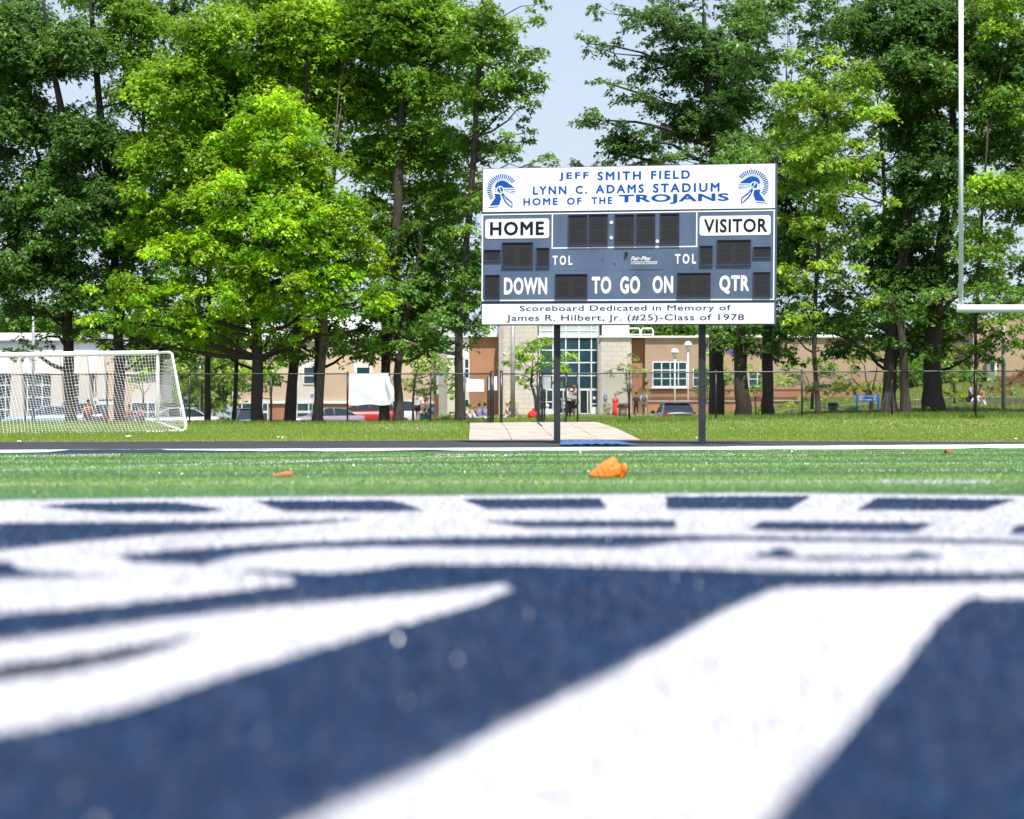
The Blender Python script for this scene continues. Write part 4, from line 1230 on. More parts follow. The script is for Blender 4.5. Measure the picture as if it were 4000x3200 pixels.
tree('oak_tree', 'broad dark trunk of the deep shaded tree left of the paired trunks',
     [(3474,1620,66),(3476,1540,54),(3480,1420,52),(3510,1150,40),(3540,850,34),(3560,500,10)], 94.5,
     [(3480,100,210,130,96,2.6),(3300,80,170,80,97,2.2),(3540,300,200,130,95,2.4),(3600,480,170,130,95,2.2),(3480,960,130,150,96,2.4),(3380,1240,200,70,96,2),(3560,1100,150,120,95,2),(3480,1190,180,60,88.5,2.0),(3250,1300,130,50,96,1.4),(3470,1330,130,55,95,1.6)],
     (.062,.14,.03), DK2, 25, leaf=.18, dens=1.05)
tree('oak_tree', 'bare dim trunk forking to the right between the two thick trunks at right',
     [(3540,1625,46),(3532,1540,34),(3528,1380,31),(3516,1250,32),(3530,1100,24),(3545,900,8)], 94,
     [(3650,680,150,110,94,2),(3560,780,120,120,95,2),(3630,910,150,90,94,1.8),(3700,1000,90,80,94,1.4)], (.05,.115,.028), DK2, 26, leaf=.18, dens=.9)
tree('oak_tree', 'thickest dark trunk, ivy at its base, left of the goalpost upright line',
     [(3648,1622,92),(3645,1520,70),(3648,1350,66),(3660,1150,50),(3690,850,38),(3720,500,26),(3740,150,16)], 95,
     [(3700,120,190,140,96,2.6),(3880,250,170,150,95,2.4),(3700,330,150,120,94,2),(3740,1080,160,80,93.5,1.8),(3760,1160,170,60,87.5,2.0),(3950,1180,130,60,87,2.0),(3680,1220,110,60,93.5,1.4),(3660,1370,60,50,94,1.0),(3850,520,160,130,94,2.2)],
     (.075,.165,.036), DK1, 27, leaf=.18, dens=1.05)
tree('maple_tree', 'thin black trunk below the goalpost crossbar with a full green crown',
     [(3811,1632,17),(3810,1500,14),(3811,1300,13),(3820,1100,12),(3840,800,11),(3860,500,8)], 92,
     [(3930,60,140,110,93,2),(3960,420,130,110,93,2),(3870,760,170,120,92,2),(3990,780,100,150,93,1.8),(3830,960,140,90,91.5,1.7),(3900,1130,150,80,91.5,1.7),(3780,1250,120,50,91.5,1.3),(3930,1270,90,45,91.5,1.1),(3850,1350,60,40,91.5,.8),(3995,1340,40,80,91.5,.9)],
     MD1, (.06,.14,.028), 28, dens=1.0)
tree('oak_tree', 'tree leaning in from beyond the right edge of the picture',
     [(4230,1620,50),(4220,1300,44),(4200,900,36),(4180,400,24)], 94,
     [(4120,250,200,200,94,2.6),(4120,700,170,200,94,2.4),(4130,1050,140,150,94,2),(4150,1350,120,100,94,1.6)], DK1, DK2, 29, dens=.8)
tree('oak_tree', 'tree beyond the left edge of the picture, partly hanging into it',
     [(-260,1660,50),(-250,1200,40),(-230,600,28)], 94,
     [(-230,900,230,250,94,2.6),(-260,1200,180,120,94,2)], DK1, DK2, 30, dens=.7)

# second row of big trees, filling the canopy behind the first
def second_row(cx, w, y0, y1, D, c1, c2, seed, label, skip=.10, tx=None):
    tx = tx or cx
    rr = random.Random(seed); lobes = []
    y = y0
    while y < y1:
        x = cx - w
        while x <= cx + w:
            if rr.random() > skip:
                lobes.append((x + rr.uniform(-35, 35), y + rr.uniform(-30, 30), rr.uniform(95, 130), rr.uniform(70, 95), D + rr.uniform(-1.5, 1.5), 1.3))
            x += 165
        y += 125
    tree('oak_tree', label, [(tx, 1640, 30), (tx, 1300, 26), (.5 * (tx + cx), 800, 18), (cx, 500, 10)], D, lobes, c1, c2, seed, dens=.66, leaf=.21, sub=.3, group='second row of tall trees')
second_row(120, 230, -40, 1290, 102, DK1, DK2, 201, 'dark tall tree in the second row at the far left behind the goal', .22, tx=275)
second_row(560, 220, -40, 1360, 103, DK1, DK2, 202, 'tall tree in the second row behind the trunk beside the goal post', .18, tx=468)
second_row(960, 200, -40, 1400, 104, MD2, DK1, 203, 'tall tree in the second row hidden by the bright maple', .08, tx=1006)
second_row(1330, 190, -40, 1370, 103, MD2, DK1, 204, 'tall tree in the second row above the red car', .12, tx=1242)
second_row(1690, 190, 60, 1390, 102, MD2, DK1, 205, 'tall tree in the second row left of the scoreboard', .12, tx=1790)
second_row(3080, 200, -40, 1400, 104, BG1, DK1, 206, 'tall tree in the second row right behind the scoreboard', .16, tx=3000)
second_row(3440, 180, -40, 1430, 103, DK1, DK2, 207, 'tall tree in the second row in the deep shade at right', .06, tx=3474)
second_row(3820, 210, -40, 1400, 103, (.075,.16,.034), DK1, 208, 'tall tree in the second row behind the goalpost', .10, tx=3648)

# smaller trees between the fence and the school
def small(name, label, path, D, lobes, c1, c2, seed, **k):
    k.setdefault('leaf', .22); k.setdefault('br', (.4, .8)); k.setdefault('flare', 1.1)
    return tree(name, label, path, D, lobes, c1, c2, seed, **k)
small('maple_tree', 'young maple seen through the gate, in front of the pale stone wall',
      [(2098,1638,16),(2094,1560,13),(2075,1500,10),(2080,1440,8)], 140,
      [(2060,1350,90,50,140,2),(2130,1330,70,40,140,1.8),(2000,1400,70,50,140,1.6),(2100,1420,110,50,140,2),(2210,1410,60,50,140,1.5),(2050,1490,70,40,140,1.4),(2120,1500,60,40,140,1.4)], YG1, MD2, 40)
small('maple_tree', 'young maple with thin trunk in front of the dark ground floor windows',
      [(1613,1650,12),(1613,1570,9),(1620,1480,8)], 130,
      [(1640,1380,90,60,130,2),(1700,1430,80,60,130,2),(1620,1480,80,50,130,1.7),(1680,1520,60,30,130,1.4),(1760,1440,60,50,130,1.3),(1780,1530,40,50,130,1)], MD1, MD2, 41)
small('ornamental_tree', 'small feathery tree before the pale stone tower wall',
      [(2458,1612,9),(2456,1560,7),(2450,1500,5),(2445,1440,4)], 172,
      [(2440,1400,60,40,172,1.6),(2400,1440,50,30,172,1.3),(2490,1440,60,35,172,1.4),(2450,1480,80,35,172,1.6),(2430,1520,50,25,172,1.2),(2510,1510,45,30,172,1.1)], (.17,.24,.09), (.10,.16,.06), 42, dens=.55, leaf=.19)
small('maple_tree', 'small tree with slim trunk right behind the right scoreboard post',
      [(2778,1640,11),(2782,1570,8),(2790,1500,6)], 135,
      [(2790,1400,60,40,135,1.5),(2770,1460,80,45,135,1.7),(2830,1480,60,60,135,1.5),(2780,1530,90,40,135,1.7)], YG1, MD2, 43)
small('ornamental_tree', 'low rounded tree between the two thick trunks right of the scoreboard',
      [(2955,1625,9),(2950,1560,7)], 140, [(2950,1440,70,40,140,1.5),(2960,1500,90,40,140,1.6),(3040,1490,50,40,140,1.3)], YG1, MD1, 44)
small('ornamental_tree', 'wide bushy tree left of the blue sign, with a pale short trunk',
      [(3172,1615,14),(3174,1530,12)], 135, [(3110,1440,70,40,135,1.8),(3200,1430,80,45,135,2),(3140,1490,90,40,135,2),(3250,1480,80,50,135,2),(3230,1520,80,25,135,1.5)], (.16,.24,.04), MD2, 45)
small('ornamental_tree', 'bushy yellow green tree standing right over the blue sign',
      [(3404,1612,20),(3402,1540,16)], 118, [(3350,1400,70,60,118,1.8),(3420,1380,60,50,118,1.6),(3330,1480,90,50,118,1.8),(3430,1490,60,50,118,1.6),(3390,1530,70,25,118,1.2)], (.20,.27,.035), (.10,.17,.03), 46)
small('pine_tree', 'small young conifer right of the thickest trunk',
      [(3728,1597,9),(3728,1480,5)], 122, [(3728,1480,28,30,122,.5),(3728,1520,50,25,122,.8),(3728,1550,70,20,122,1),(3700,1440,60,40,135,1.2),(3760,1400,60,60,140,1.2)], (.15,.22,.04), (.08,.14,.03), 47, dens=.9)
small('shrub_tree', 'leafless looking brown shrub tree before the pale pole at far right',
      [(3952,1590,5),(3948,1530,4),(3940,1500,3)], 150, [(3940,1480,70,40,150,1.5),(3900,1520,60,20,150,1.1),(3990,1450,50,50,150,1.2)], (.20,.12,.08), (.13,.08,.05), 48, dens=.25, sub=1.0)
small('willow_tree', 'pale green airy tree far behind the slender trunks at left',
      [(780,1660,14),(790,1500,10)], 150, [(780,1380,90,70,150,2.5),(880,1430,110,80,152,2.5),(760,1500,70,70,150,2.2),(870,1560,90,50,150,2.2),(990,1470,90,70,155,2.5),(700,1420,60,80,152,2)], (.24,.33,.08), (.15,.24,.06), 49, dens=.85)
small('maple_tree', 'small tree in front of the left wing behind the goal post',
      [(560,1640,9),(560,1540,7)], 140, [(560,1400,60,40,140,1.6),(590,1460,50,40,140,1.4),(540,1500,40,30,140,1.1)], YG1, MD1, 50)
small('maple_tree', 'dark leafy tree between the middle maple trunks, before the brick ground floor',
      [(1058,1655,10),(1060,1560,8)], 128, [(1050,1430,80,70,128,2),(950,1500,60,50,128,1.6),(1080,1510,70,40,128,1.6)], MD1, MD2, 51)
# tree masses far behind the school roofs
for i, (cx, cy, rx, ry, D, lab) in enumerate(((2560,1290,170,60,250,'dark tree behind the flat roof right of the entrance tower'), (2850,1300,160,80,262,'distant tree behind the tan wing, right of the tower'),
        (500,1290,330,60,262,'distant dark tree line crown behind the left white roof'), (3200,1340,260,120,265,'distant tree behind the tan wing at right'),
        (3700,1380,240,160,268,'distant tree on the slope behind the thick trunks'), (1000,1330,300,110,266,'distant tree behind the peach wing'), (100,1250,200,60,255,'distant tree above the left hall roof'),
        (1500,1330,260,100,270,'distant tree above the middle wing roof'), (3300,1510,200,60,215,'low green tree at the end of the tan wing'), (3650,1480,260,70,215,'low green tree on the slope behind the conifer'),
        (760,1420,260,190,235,'pale green tree behind the gap between hall and peach wing'), (640,1560,160,80,225,'low pale green tree in the gap right of the hall'), (4150,1420,200,150,250,'distant tree at the far right edge'), (-300,1400,300,200,255,'distant tree at the far left edge'))):
    tree('distant_tree', lab, [(cx, 1640, 26), (cx, cy + ry * .6, 18)], D, [(cx, cy, rx, ry, D, 3.5)], MD2, DK1, 60 + i, group='trees behind the school', leaf=.42, br=(1.0, 1.9), dens=.55, sub=.2)
print('leaves', NLEAF)

def shrub(name, label, cx, cy, rx, ry, D, c1, c2, seed, cat='shrub', leaf=.14, dens=1.6):
    root = empty(name, (X(cx, D), D, gzf(X(cx, D), D)), label, cat)
    o, b_, n_ = crown_mesh('foliage', [(cx, cy, rx, ry, D, rx * D / F * .8)], m_leaf, root, c1, c2, seed, leaf, dens, .8, (.25, .5))
    mb = MB()
    rr = random.Random(seed)
    for k in range(7):
        a = rr.uniform(0, 6.28); r = rx * D / F * .5
        x0, y0 = X(cx, D) + .1 * math.cos(a), D + .1 * math.sin(a)
        mb.tube([(x0, y0, gzf(x0, y0) - .05), (x0 + r * math.cos(a), y0 + r * math.sin(a), Z(cy, D))], [.02, .008], 4, cap=False)
    mb.build('stems', m_bark, root)
    return root
SH = [('green shrub at the foot of the tower wall behind the woman in red', 2375, 1590, 35, 30, 195, (.10,.15,.04), MD2), ('dark green shrubs before the orange brick wall', 1880, 1590, 40, 32, 175, MD1, MD2),
      ('rounded shrub left of the gate post', 1835, 1600, 30, 30, 172, MD1, MD2), ('dark low bush left of the straight tree trunk', 1760, 1630, 35, 26, 120, MD2, DK1), ('bright shrub at the thick trunk right of the posts', 2955, 1590, 25, 32, 150, (.22,.32,.03), MD1),
      ('yellow green low bush before the planter wall', 3090, 1590, 35, 22, 150, (.25,.34,.04), MD1), ('low bright ground plant near the fence right of the dark trunk', 3110, 1618, 60, 12, 110, (.22,.33,.02), MD1),
      ('pale shrub beyond the planter', 3120, 1545, 70, 26, 172, (.16,.22,.06), MD2), ('flowering shrub mound above the litter bin', 3270, 1560, 60, 30, 180, (.17,.20,.08), MD2), ('bright fern like bush beside the leaning trunk', 3210, 1570, 25, 22, 140, (.2,.34,.06), MD1),
      ('dark bush left of the blue sign', 3325, 1605, 28, 24, 112, DK1, DK2), ('leafy shrub by the utility pole', 2010, 1570, 22, 30, 175, YG1, MD1), ('hedge at left behind the slim trunk', 850, 1640, 70, 18, 130, MD2, DK1),
      ('low weed sprouting on the bank before the dark sedan', 2632, 1637, 14, 9, 93.5, (.25,.36,.03), MD1), ('shrub on the slope right of the conifer', 3830, 1510, 60, 30, 160, (.18,.25,.04), MD2),
      ('bush at the foot of the peach wing', 1130, 1648, 30, 14, 130, MD2, DK1), ('ivy and weeds around the foot of the thickest trunk', 3640, 1605, 55, 14, 94.2, DK1, DK2)]
for i, (lab, cx, cy, rx, ry, D, c1, c2) in enumerate(SH):
    shrub('shrub', lab, cx, cy, rx, ry, D, c1, c2, 100 + i)

# ---------------------------------------------------------------- school buildings
def window_grid(parent, px, py, D, depth_in=.12, fr_w=3, glass=None, frame=None, proud=.06):
    """glazing: px = column edges, py = row edges (photo pixels): frame bars + one pane per cell"""
    g = glass or m_glass; f_ = frame or m_frame
    w = MB()
    for k, a in enumerate(px):
        w.box(X(a - fr_w * .5, D), X(a + fr_w * .5, D), D - proud, D + .04, Z(py[-1], D), Z(py[0], D))
    for k, b_ in enumerate(py):
        for i in range(len(px) - 1):
            w.box(X(px[i] + fr_w * .5, D), X(px[i+1] - fr_w * .5, D), D - proud * .8, D + .035, Z(b_ + fr_w * .5, D), Z(b_ - fr_w * .5, D))
    wo = w.build('window', f_, parent)
    for i in range(len(px) - 1):
        for j in range(len(py) - 1):
            MB().box(X(px[i] + 1, D), X(px[i+1] - 1, D), D - .01 + random.uniform(0, .006), D + .03, Z(py[j+1] - 1, D), Z(py[j] + 1, D)).build('pane', g, wo)
    return wo
def part(name, mat, parent, px0, px1, py0, py1, D, depth, bevel=0):
    return MB().pbox(px0, px1, py0, py1, D, depth).build(name, mat, parent, bevel)

# entrance tower and right (tan) wing
T = empty('school_building', (X(2300, 205), 205, 1.8), 'school entrance building with tall teal glass bay, pale stone walls and tan wing', 'school building')
DT = 205
part('bay_wall', m_greyconc, T, 2098, 2345, 1240, 1625, DT + .3, 9)
window_grid(T, [2108, 2160, 2210, 2262, 2310, 2334], [1318, 1368, 1417, 1468, 1520], DT, fr_w=4)
window_grid(T, [2108, 2160, 2210, 2262, 2310, 2334], [1210, 1270, 1292, 1312], DT, fr_w=3, glass=m_glasspale)
part('lintel_band', m_frame, T, 2100, 2342, 1311, 1319, DT - .16, .4)
window_grid(T, [2108, 2135, 2160], [1524, 1570, 1600], DT, fr_w=4)
window_grid(T, [2310, 2334], [1524, 1578, 1592], DT, fr_w=4)
for k, (a, b_) in enumerate(((2168, 2213), (2217, 2262), (2265, 2306))):
    d_ = window_grid(T, [a, .5*(a+b_) + 10, b_], [1524, 1616], DT - .02, fr_w=4, glass=M_('door_glass', (.012,.02,.025), .1, spec=.8)); d_.name = 'entrance_door'
part('base_panel', m_frame, T, 2102, 2164, 1602, 1622, DT - .12, .3)
part('base_panel', m_frame, T, 2309, 2336, 1594, 1622, DT - .12, .3)
part('door_notice', m_sheet, T, 2316, 2326, 1549, 1560, DT - .1, .03)
part('grey_pier', m_greyconc, T, 2336, 2346, 1312, 1624, DT - .9, 6)
part('stone_wall', m_stone, T, 2346, 2467, 1318, 1628, DT - 1.0, 10)
part('stone_cap', m_frame, T, 2342, 2470, 1311, 1318, DT - 1.2, 10.4)
part('white_block', m_frame, T, 2352, 2458, 1150, 1311, DT - .6, 9)
part('brick_strip', m_brick, T, 2467, 2520, 1325, 1625, DT - .2, 8)
part('stucco_wall', m_tan, T, 2520, 3480, 1319, 1517, DT - 1.0, 14)
part('brick_base', m_brick, T, 2520, 3480, 1517, 1628, DT - 1.02, 14)
part('dark_brick_band', m_brickdark, T, 2520, 3480, 1551, 1563, DT - 1.08, .08)
part('dark_brick_band', m_brickdark, T, 2520, 3480, 1521, 1525, DT - 1.06, .06)
part('roof_coping', m_frame, T, 2466, 2720, 1312, 1319, DT - 1.3, 14.5)
part('roof_coping', m_frame, T, 2720, 3490, 1308, 1318, DT - 1.3, 14.5)
window_grid(T, [2550, 2584, 2618, 2650, 2682], [1415, 1446, 1479, 1510], DT - 1.05, fr_w=3.5)
part('window_sill', m_frame, T, 2544, 2688, 1512, 1518, DT - 1.25, .3)
window_grid(T, [2708, 2742, 2776], [1442, 1476, 1510], DT - 1.05, fr_w=3)
window_grid(T, [2925, 2958, 2985], [1452, 1481, 1510], DT - 1.05, fr_w=3)
LS = bpy.data.objects.new('building_lettering', None); LS.location = (0, DT - 1.03 - 205 + 0, 0); COL.objects.link(LS); LS.parent = T
LS.location = (-X(2300, 205), DT - 1.03 - 205, -1.8)
text_obj('Lansing', 'letter', M_('purple_blue_letters', (.10, .07, .36), .5), LS, X(2750, DT), X(2868, DT), Z(1390, DT), Z(1350, DT), 0, .05, ext=.04, space=1.1)
# rooftop guard rail
rl = MB()
for (a, b_) in ((2452, 2500), (2505, 2551)):
    rl.tube([W(a, 1320, DT + 1), W(a, 1290, DT + 1), W(a + 5, 1283, DT + 1), W(b_ - 5, 1283, DT + 1), W(b_, 1290, DT + 1), W(b_, 1320, DT + 1)], .05, 6)
    rl.tube([W(a, 1307, DT + 1), W(b_, 1307, DT + 1)], .04, 6)
rl.build('roof_guard_rail', m_white, T)
# left of the bay
part('stone_wall', m_stone, T, 1967, 2098, 1240, 1628, DT - .4, 9)
part('grey_pier', m_greyconc, T, 1948, 1967, 1240, 1628, DT - 1.6, 6)
part('brick_wall', m_brick, T, 1832, 1948, 1316, 1640, DT + .2, 9)
part('coping_band', m_frame, T, 1745, 1950, 1309, 1316, DT - .3, 10)
part('white_panel', m_frame, T, 1746, 1832, 1316, 1398, DT, 9)
part('stucco_panel', m_cream, T, 1746, 1832, 1398, 1655, DT + .1, 9)
window_grid(T, [1812, 1832], [1402, 1440, 1478], DT - .02, fr_w=4)
window_grid(T, [1812, 1832], [1560, 1595, 1630], DT - .02, fr_w=4)
part('grey_pier', m_greyconc, T, 1713, 1746, 1330, 1655, DT - .8, 8)
part('dark_brick_pier', m_brickdark, T, 1687, 1713, 1540, 1655, DT - .5, 8)
part('upper_glazing', m_glasspale, T, 1900, 2096, 1200, 1308, DT + 1.5, 6)
for u in (1915, 1960, 2005, 2050, 2096):
    part('upper_mullion', m_frame, T, u - 2, u + 2, 1200, 1308, DT + 1.35, .2)

# middle peach wing
P_ = empty('school_building', (X(1300, 200), 200, .45), 'peach stucco school wing with orange brick ground floor behind the trees at left', 'school building')
DP = 200
zb_ = 1695
part('stucco_wall', m_peach, P_, 930, 1687, 1332, 1568, DP, 12)
part('cream_panel', m_cream, P_, 1160, 1240, 1402, 1568, DP - .08, .2)
part('cream_panel', m_cream, P_, 1380, 1455, 1402, 1568, DP - .08, .2)
part('brick_base', m_brick, P_, 930, 1687, 1577, zb_, DP - .02, 12)
part('white_band', m_frame, P_, 930, 1690, 1567, 1577, DP - .2, 12.3)
part('roof_coping', m_frame, P_, 925, 1690, 1322, 1332, DP - .3, 12.8)
part('penthouse', m_metalwhite, P_, 1250, 1470, 1235, 1322, DP + 3, 8)
part('penthouse', m_metalwhite, P_, 960, 1100, 1260, 1322, DP + 3, 8)
for (a, b_) in ((1186, 1232), (1392, 1446), (1000, 1040)):
    window_grid(P_, [a, b_], [1434, 1468, 1500], DP - .12, fr_w=4)
for cols_ in ([945, 985, 1025, 1046], [1160, 1206, 1226], [1585, 1635, 1682], [1440, 1480, 1520]):
    window_grid(P_, cols_, [1572, 1607, 1612, 1672], DP - .14, fr_w=4)

# left hall with tapered pillars
Hh = empty('school_hall', (X(200, 170), 170, .45), 'white panelled hall with tapered cream pillars behind the soccer goal', 'school building')
DH = 170
part('upper_panel', m_metalwhite, Hh, -500, 398, 1335, 1458, DH, 10)
part('inner_wall', m_greyconc, Hh, -500, 398, 1458, 1690, DH + .6, 9)
part('roof_fascia', m_metalwhite, Hh, -520, 405, 1300, 1330, DH - .35, 12)
part('soffit_trim', m_cream, Hh, -510, 400, 1330, 1336, DH - .25, .2)
for yy in (1395, 1408, 1421, 1434, 1447):
    part('siding_board', m_metalwhite, Hh, -500, 397, yy, yy + 11.5, DH - .05 , .06)
pill = [((55,85),(42,106)), ((208,240),(204,262)), ((315,346),(314,370)), ((383,412),(384,426)), ((-95,-65),(-110,-48)), ((-250,-220),(-265,-200))]
for (t0, t1), (b0, b1) in pill:
    mb = MB()
    vs = []
    for yy, D_ in ((0, DH - .7), (1, DH + .5)):
        vs += [(X(t0, DH), D_, Z(1392, DH)), (X(t1, DH), D_, Z(1392, DH)), (X(b1, DH), D_, Z(1690, DH)), (X(b0, DH), D_, Z(1690, DH))]
    mb.add(vs, [(0,1,2,3),(7,6,5,4),(0,4,5,1),(1,5,6,2),(2,6,7,3),(3,7,4,0)])
    p = mb.build('tapered_pillar', m_cream, Hh)
    for yy in (1557, 1603):
        t = (yy - 1392) / 298.
        part('pillar_joint', m_greyconc, p, t0 + (b0-t0)*t + 1, t1 + (b1-t1)*t - 1, yy, yy + 1.6, DH - .705, .05)
for cols_ in ([-40, -8, 22, 45], [108, 135, 165, 203], [262, 288, 314], [370, 384]):
    window_grid(Hh, cols_, [1460, 1505, 1552, 1600, 1650], DH + .2, fr_w=4)
part('peach_wall', m_peach, Hh, 400, 452, 1392, 1690, DH + .3, 8)
part('peach_wall', m_peach, Hh, 486, 512, 1460, 1690, DH + .3, 8)
part('cream_wall', m_cream, Hh, 512, 610, 1460, 1570, DH + .5, 8)
window_grid(Hh, [514, 545, 578, 608], [1572, 1610, 1660], DH + .4, fr_w=4)
part('white_band', m_frame, Hh, 486, 612, 1455, 1461, DH + .2, 8)
bd = part('entrance_name_board', m_metalwhite, Hh, 388, 448, 1562, 1583, DH - .9, .1)
part('board_border', m_black, bd, 387, 449, 1561, 1563, DH - .95, .04); part('board_border', m_black, bd, 387, 449, 1582, 1584, DH - .95, .04)

# small far right house-like block
Rb = empty('school_annex', (X(3930, 215), 215, 4.4), 'tan building with a narrow teal window at the far right behind the pale pole', 'school building')
part('stucco_wall', m_tan, Rb, 3800, 4300, 1240, 1470, 215, 10)
part('brick_base', m_brickdark, Rb, 3800, 4300, 1470, 1530, 214.98, 10)
part('white_surround', m_frame, Rb, 3855, 3893, 1402, 1505, 214.8, .3)
window_grid(Rb, [3867, 3884], [1414, 1448], 214.75, fr_w=2)
mb = MB(); mb.prism([(X(3850, 214), Z(1402, 214)), (X(3898, 214), Z(1402, 214)), (X(3874, 214), Z(1380, 214))], 213.9, 214.7); mb.build('gable_hood', m_greyconc, Rb)

# planter walls in front of the tan wing
for (a, b_, y0, y1, D_, lab) in ((2530, 2900, 1564, 1620, 186, 'low brick planter wall with white coping behind the dark sedan'), (3020, 3142, 1562, 1600, 184, 'short brick planter wall with white coping right of the dark trunk')):
    pw = empty('planter_wall', (X(.5*(a+b_), D_), D_, 1.7), lab, 'low wall')
    part('brick_face', m_brick, pw, a, b_, y0 + 5, y1 + 14, D_, .5); part('coping', m_conc, pw, a - 4, b_ + 4, y0, y0 + 5.5, D_ - .1, .7)

# ---------------------------------------------------------------- poles, lamps, signs
def pole(name, label, px, y0, y1, wpx, D, cat='pole', mat=None):
    x = X(px, D); zb = gzf(x, D) - .1
    mb = MB(); mb.tube([(x, D, zb), (x, D, Z(.5*(y0+y1), D)), (x, D, Z(y0, D))], [wpx*D/F*.55, wpx*D/F*.5, wpx*D/F*.42], 12)
    return tag(mb.build(name, mat or m_pole, None), label, cat)
pole('utility_pole', 'tall pale grey pole seen through the gate opening', 2003, 1180, 1650, 17, 118)
pole('utility_pole', 'tall grey pole behind the left part of the soccer goal', 130, 1200, 1640, 12, 120)
pole('utility_pole', 'tall pale pole at the far right near the picture edge', 3920, 1180, 1600, 16, 104)
pole('marker_pole', 'thin whitish pole beside the straight tree left of the banner', 1815, 1400, 1645, 6, 108)
def globe_lamp(label, px, py, pyb, D, r=19, wpx=7):
    root = empty('street_lamp', (X(px, D), D, gzf(X(px, D), D)), label, 'street lamp', 'globe lamps in the school grounds')
    x = X(px, D); s = D / F
    mb = MB(); mb.tube([(x, D, gzf(x, D)), (x, D, Z(py + r*1.9, D))], wpx * s * .5, 8); mb.build('pole', m_metalwhite, root)
    mb = MB(); mb.ball((x, D, Z(py, D)), r*s, r*s, r*s, 14, 10, z0=-.15); mb.build('lamp_dome', m_white, root)
    mb = MB(); mb.tube([(x, D, Z(py + r*1.9, D)), (x, D, Z(py + r*.9, D)), (x, D, Z(py + r*.1, D))], [r*.2*s, r*.62*s, r*.8*s], 12); mb.build('lamp_glass', m_glasspale, root)
globe_lamp('white domed street lamp before the gridded window of the tan wing', 2636, 1376, 1590, 176, 15, 6)
globe_lamp('white domed street lamp half hidden by leaves left of the right scoreboard post', 2688, 1348, 1600, 180, 15, 5)
globe_lamp('white domed street lamp among the pale foliage right of the soccer goal', 781, 1402, 1640, 150, 15, 6)

def parking_sign(label, u, y0, y1, yb, D, w=17):
    root = empty('parking_sign', (X(u, D), D, gzf(X(u, D), D)), label, 'sign', 'parking signs')
    mb = MB(); mb.tube([(X(u, D), D + .03, gzf(X(u, D), D)), (X(u, D), D + .03, Z(y0, D))], .03, 6); mb.build('post', m_pole, root)
    pl = part('sign_plate', m_sheet, root, u - w/2, u + w/2, y0, y1, D - .02, .03)
    h = y1 - y0
    part('blue_symbol_field', m_logoblue, pl, u - w*.34, u + w*.34, y0 + h*.38, y1 - h*.18, D - .03, .008)
    # wheelchair figure: head, back and wheel
    s = D / F; cx, cz = X(u, D), Z(y0 + h * .62, D); f = MB(); r = w * .17 * s
    f.tube([(cx + r*math.cos(a), D - .04, cz - r*.3 + r*math.sin(a)) for a in [k*PI/6 for k in range(2, 13)]], r*.2, 5)
    f.tube([(cx - r*.2, D - .04, cz + r*1.1), (cx - r*.1, D - .04, cz), (cx + r*.8, D - .04, cz), (cx + r*1.2, D - .04, cz - r*.9)], r*.2, 5)
    f.ball((cx - r*.2, D - .04, cz + r*1.35), r*.3, .01, r*.3, 8, 5)
    f.build('wheelchair_symbol', m_textwhite, pl)
parking_sign('wheelchair parking sign on a post just right of the soccer goal', 726, 1548, 1580, 1660, 112, 19)
parking_sign('wheelchair parking sign behind the pale barked trunk', 1219, 1530, 1556, 1660, 135, 16)
parking_sign('narrow pale parking sign behind the thin leaning trunk', 912, 1530, 1566, 1660, 130, 10)
parking_sign('blue and white parking sign behind the soccer net', 371, 1555, 1585, 1660, 130, 15)
wp = empty('access_sign', (X(2365, 203.8), 203.8, Z(1554, 203.8)), 'blue wheelchair access sign on the pale tower wall beside the woman in red', 'sign')
part('plate', m_logoblue, wp, 2359, 2371, 1544, 1563, 203.9, .05)
part('symbol', m_textwhite, wp, 2363, 2367, 1549, 1558, 203.87, .02)

bs = empty('blue_sign', (X(3388, 113), 113, gzf(X(3388, 113), 113)), 'blue sign board with white writing on two posts under the bushy tree', 'sign')
DB = 113
m_signblue = M_('sign_blue', (.012, .17, .62), .5)
for u in (3348, 3431): part('post', m_signblue, bs, u - 3.5, u + 3.5, 1538, 1618, DB, .09)
part('board', m_signblue, bs, 3352, 3428, 1542, 1568, DB - .03, .05)
rs2 = random.Random(5)
for (yy, segs) in ((1546, ((3356, 3384), (3388, 3424))), (1553, ((3355, 3376), (3410, 3424))), (1560, ((3354, 3392), (3396, 3404), (3412, 3425)))):
    for (a, b_) in segs:
        u = a
        while u < b_ - 2:
            w_ = rs2.uniform(2.0, 4.2); part('letter_stroke', m_textwhite, bs, u, min(u + w_, b_), yy + rs2.uniform(-.6, .4), yy + rs2.uniform(3.6, 4.8), DB - .045, .014); u += w_ + rs2.uniform(.7, 1.4)

# litter bins
def bin_(label, u, y0, y1, wpx, D, m1, m2):
    root = empty('litter_bin', (X(u, D), D, gzf(X(u, D), D)), label, 'litter bin')
    s = D / F; x = X(u, D); zb = gzf(x, D); zt = Z(y0, D)
    mb = MB(); mb.tube([(x, D, zb), (x, D, zb + (zt-zb)*.62)], wpx*s*.42, 16); mb.build('barrel', m1, root)
    mb = MB(); mb.tube([(x, D, zb + (zt-zb)*.64), (x, D, zb + (zt-zb)*.9), (x, D, zt)], [wpx*s*.5, wpx*s*.5, wpx*s*.40], 16); mb.build('lid', m2, root)
    MB().box(x - wpx*s*.3, x + wpx*s*.1, D - wpx*s*.52, D - wpx*s*.3, zb + (zt-zb)*.70, zb + (zt-zb)*.88).build('opening', m_black, root)
m_bin1 = M_('brown_aggregate', (.22, .15, .12), .95, .35, 12); m_bin2 = M_('dark_bin_lid', (.10, .085, .08), .8, .4, 6)
bin_('round brown litter bin with dark lid on the grass left of the blue sign', 3254, 1573, 1620, 42, 110, m_bin1, m_bin2)
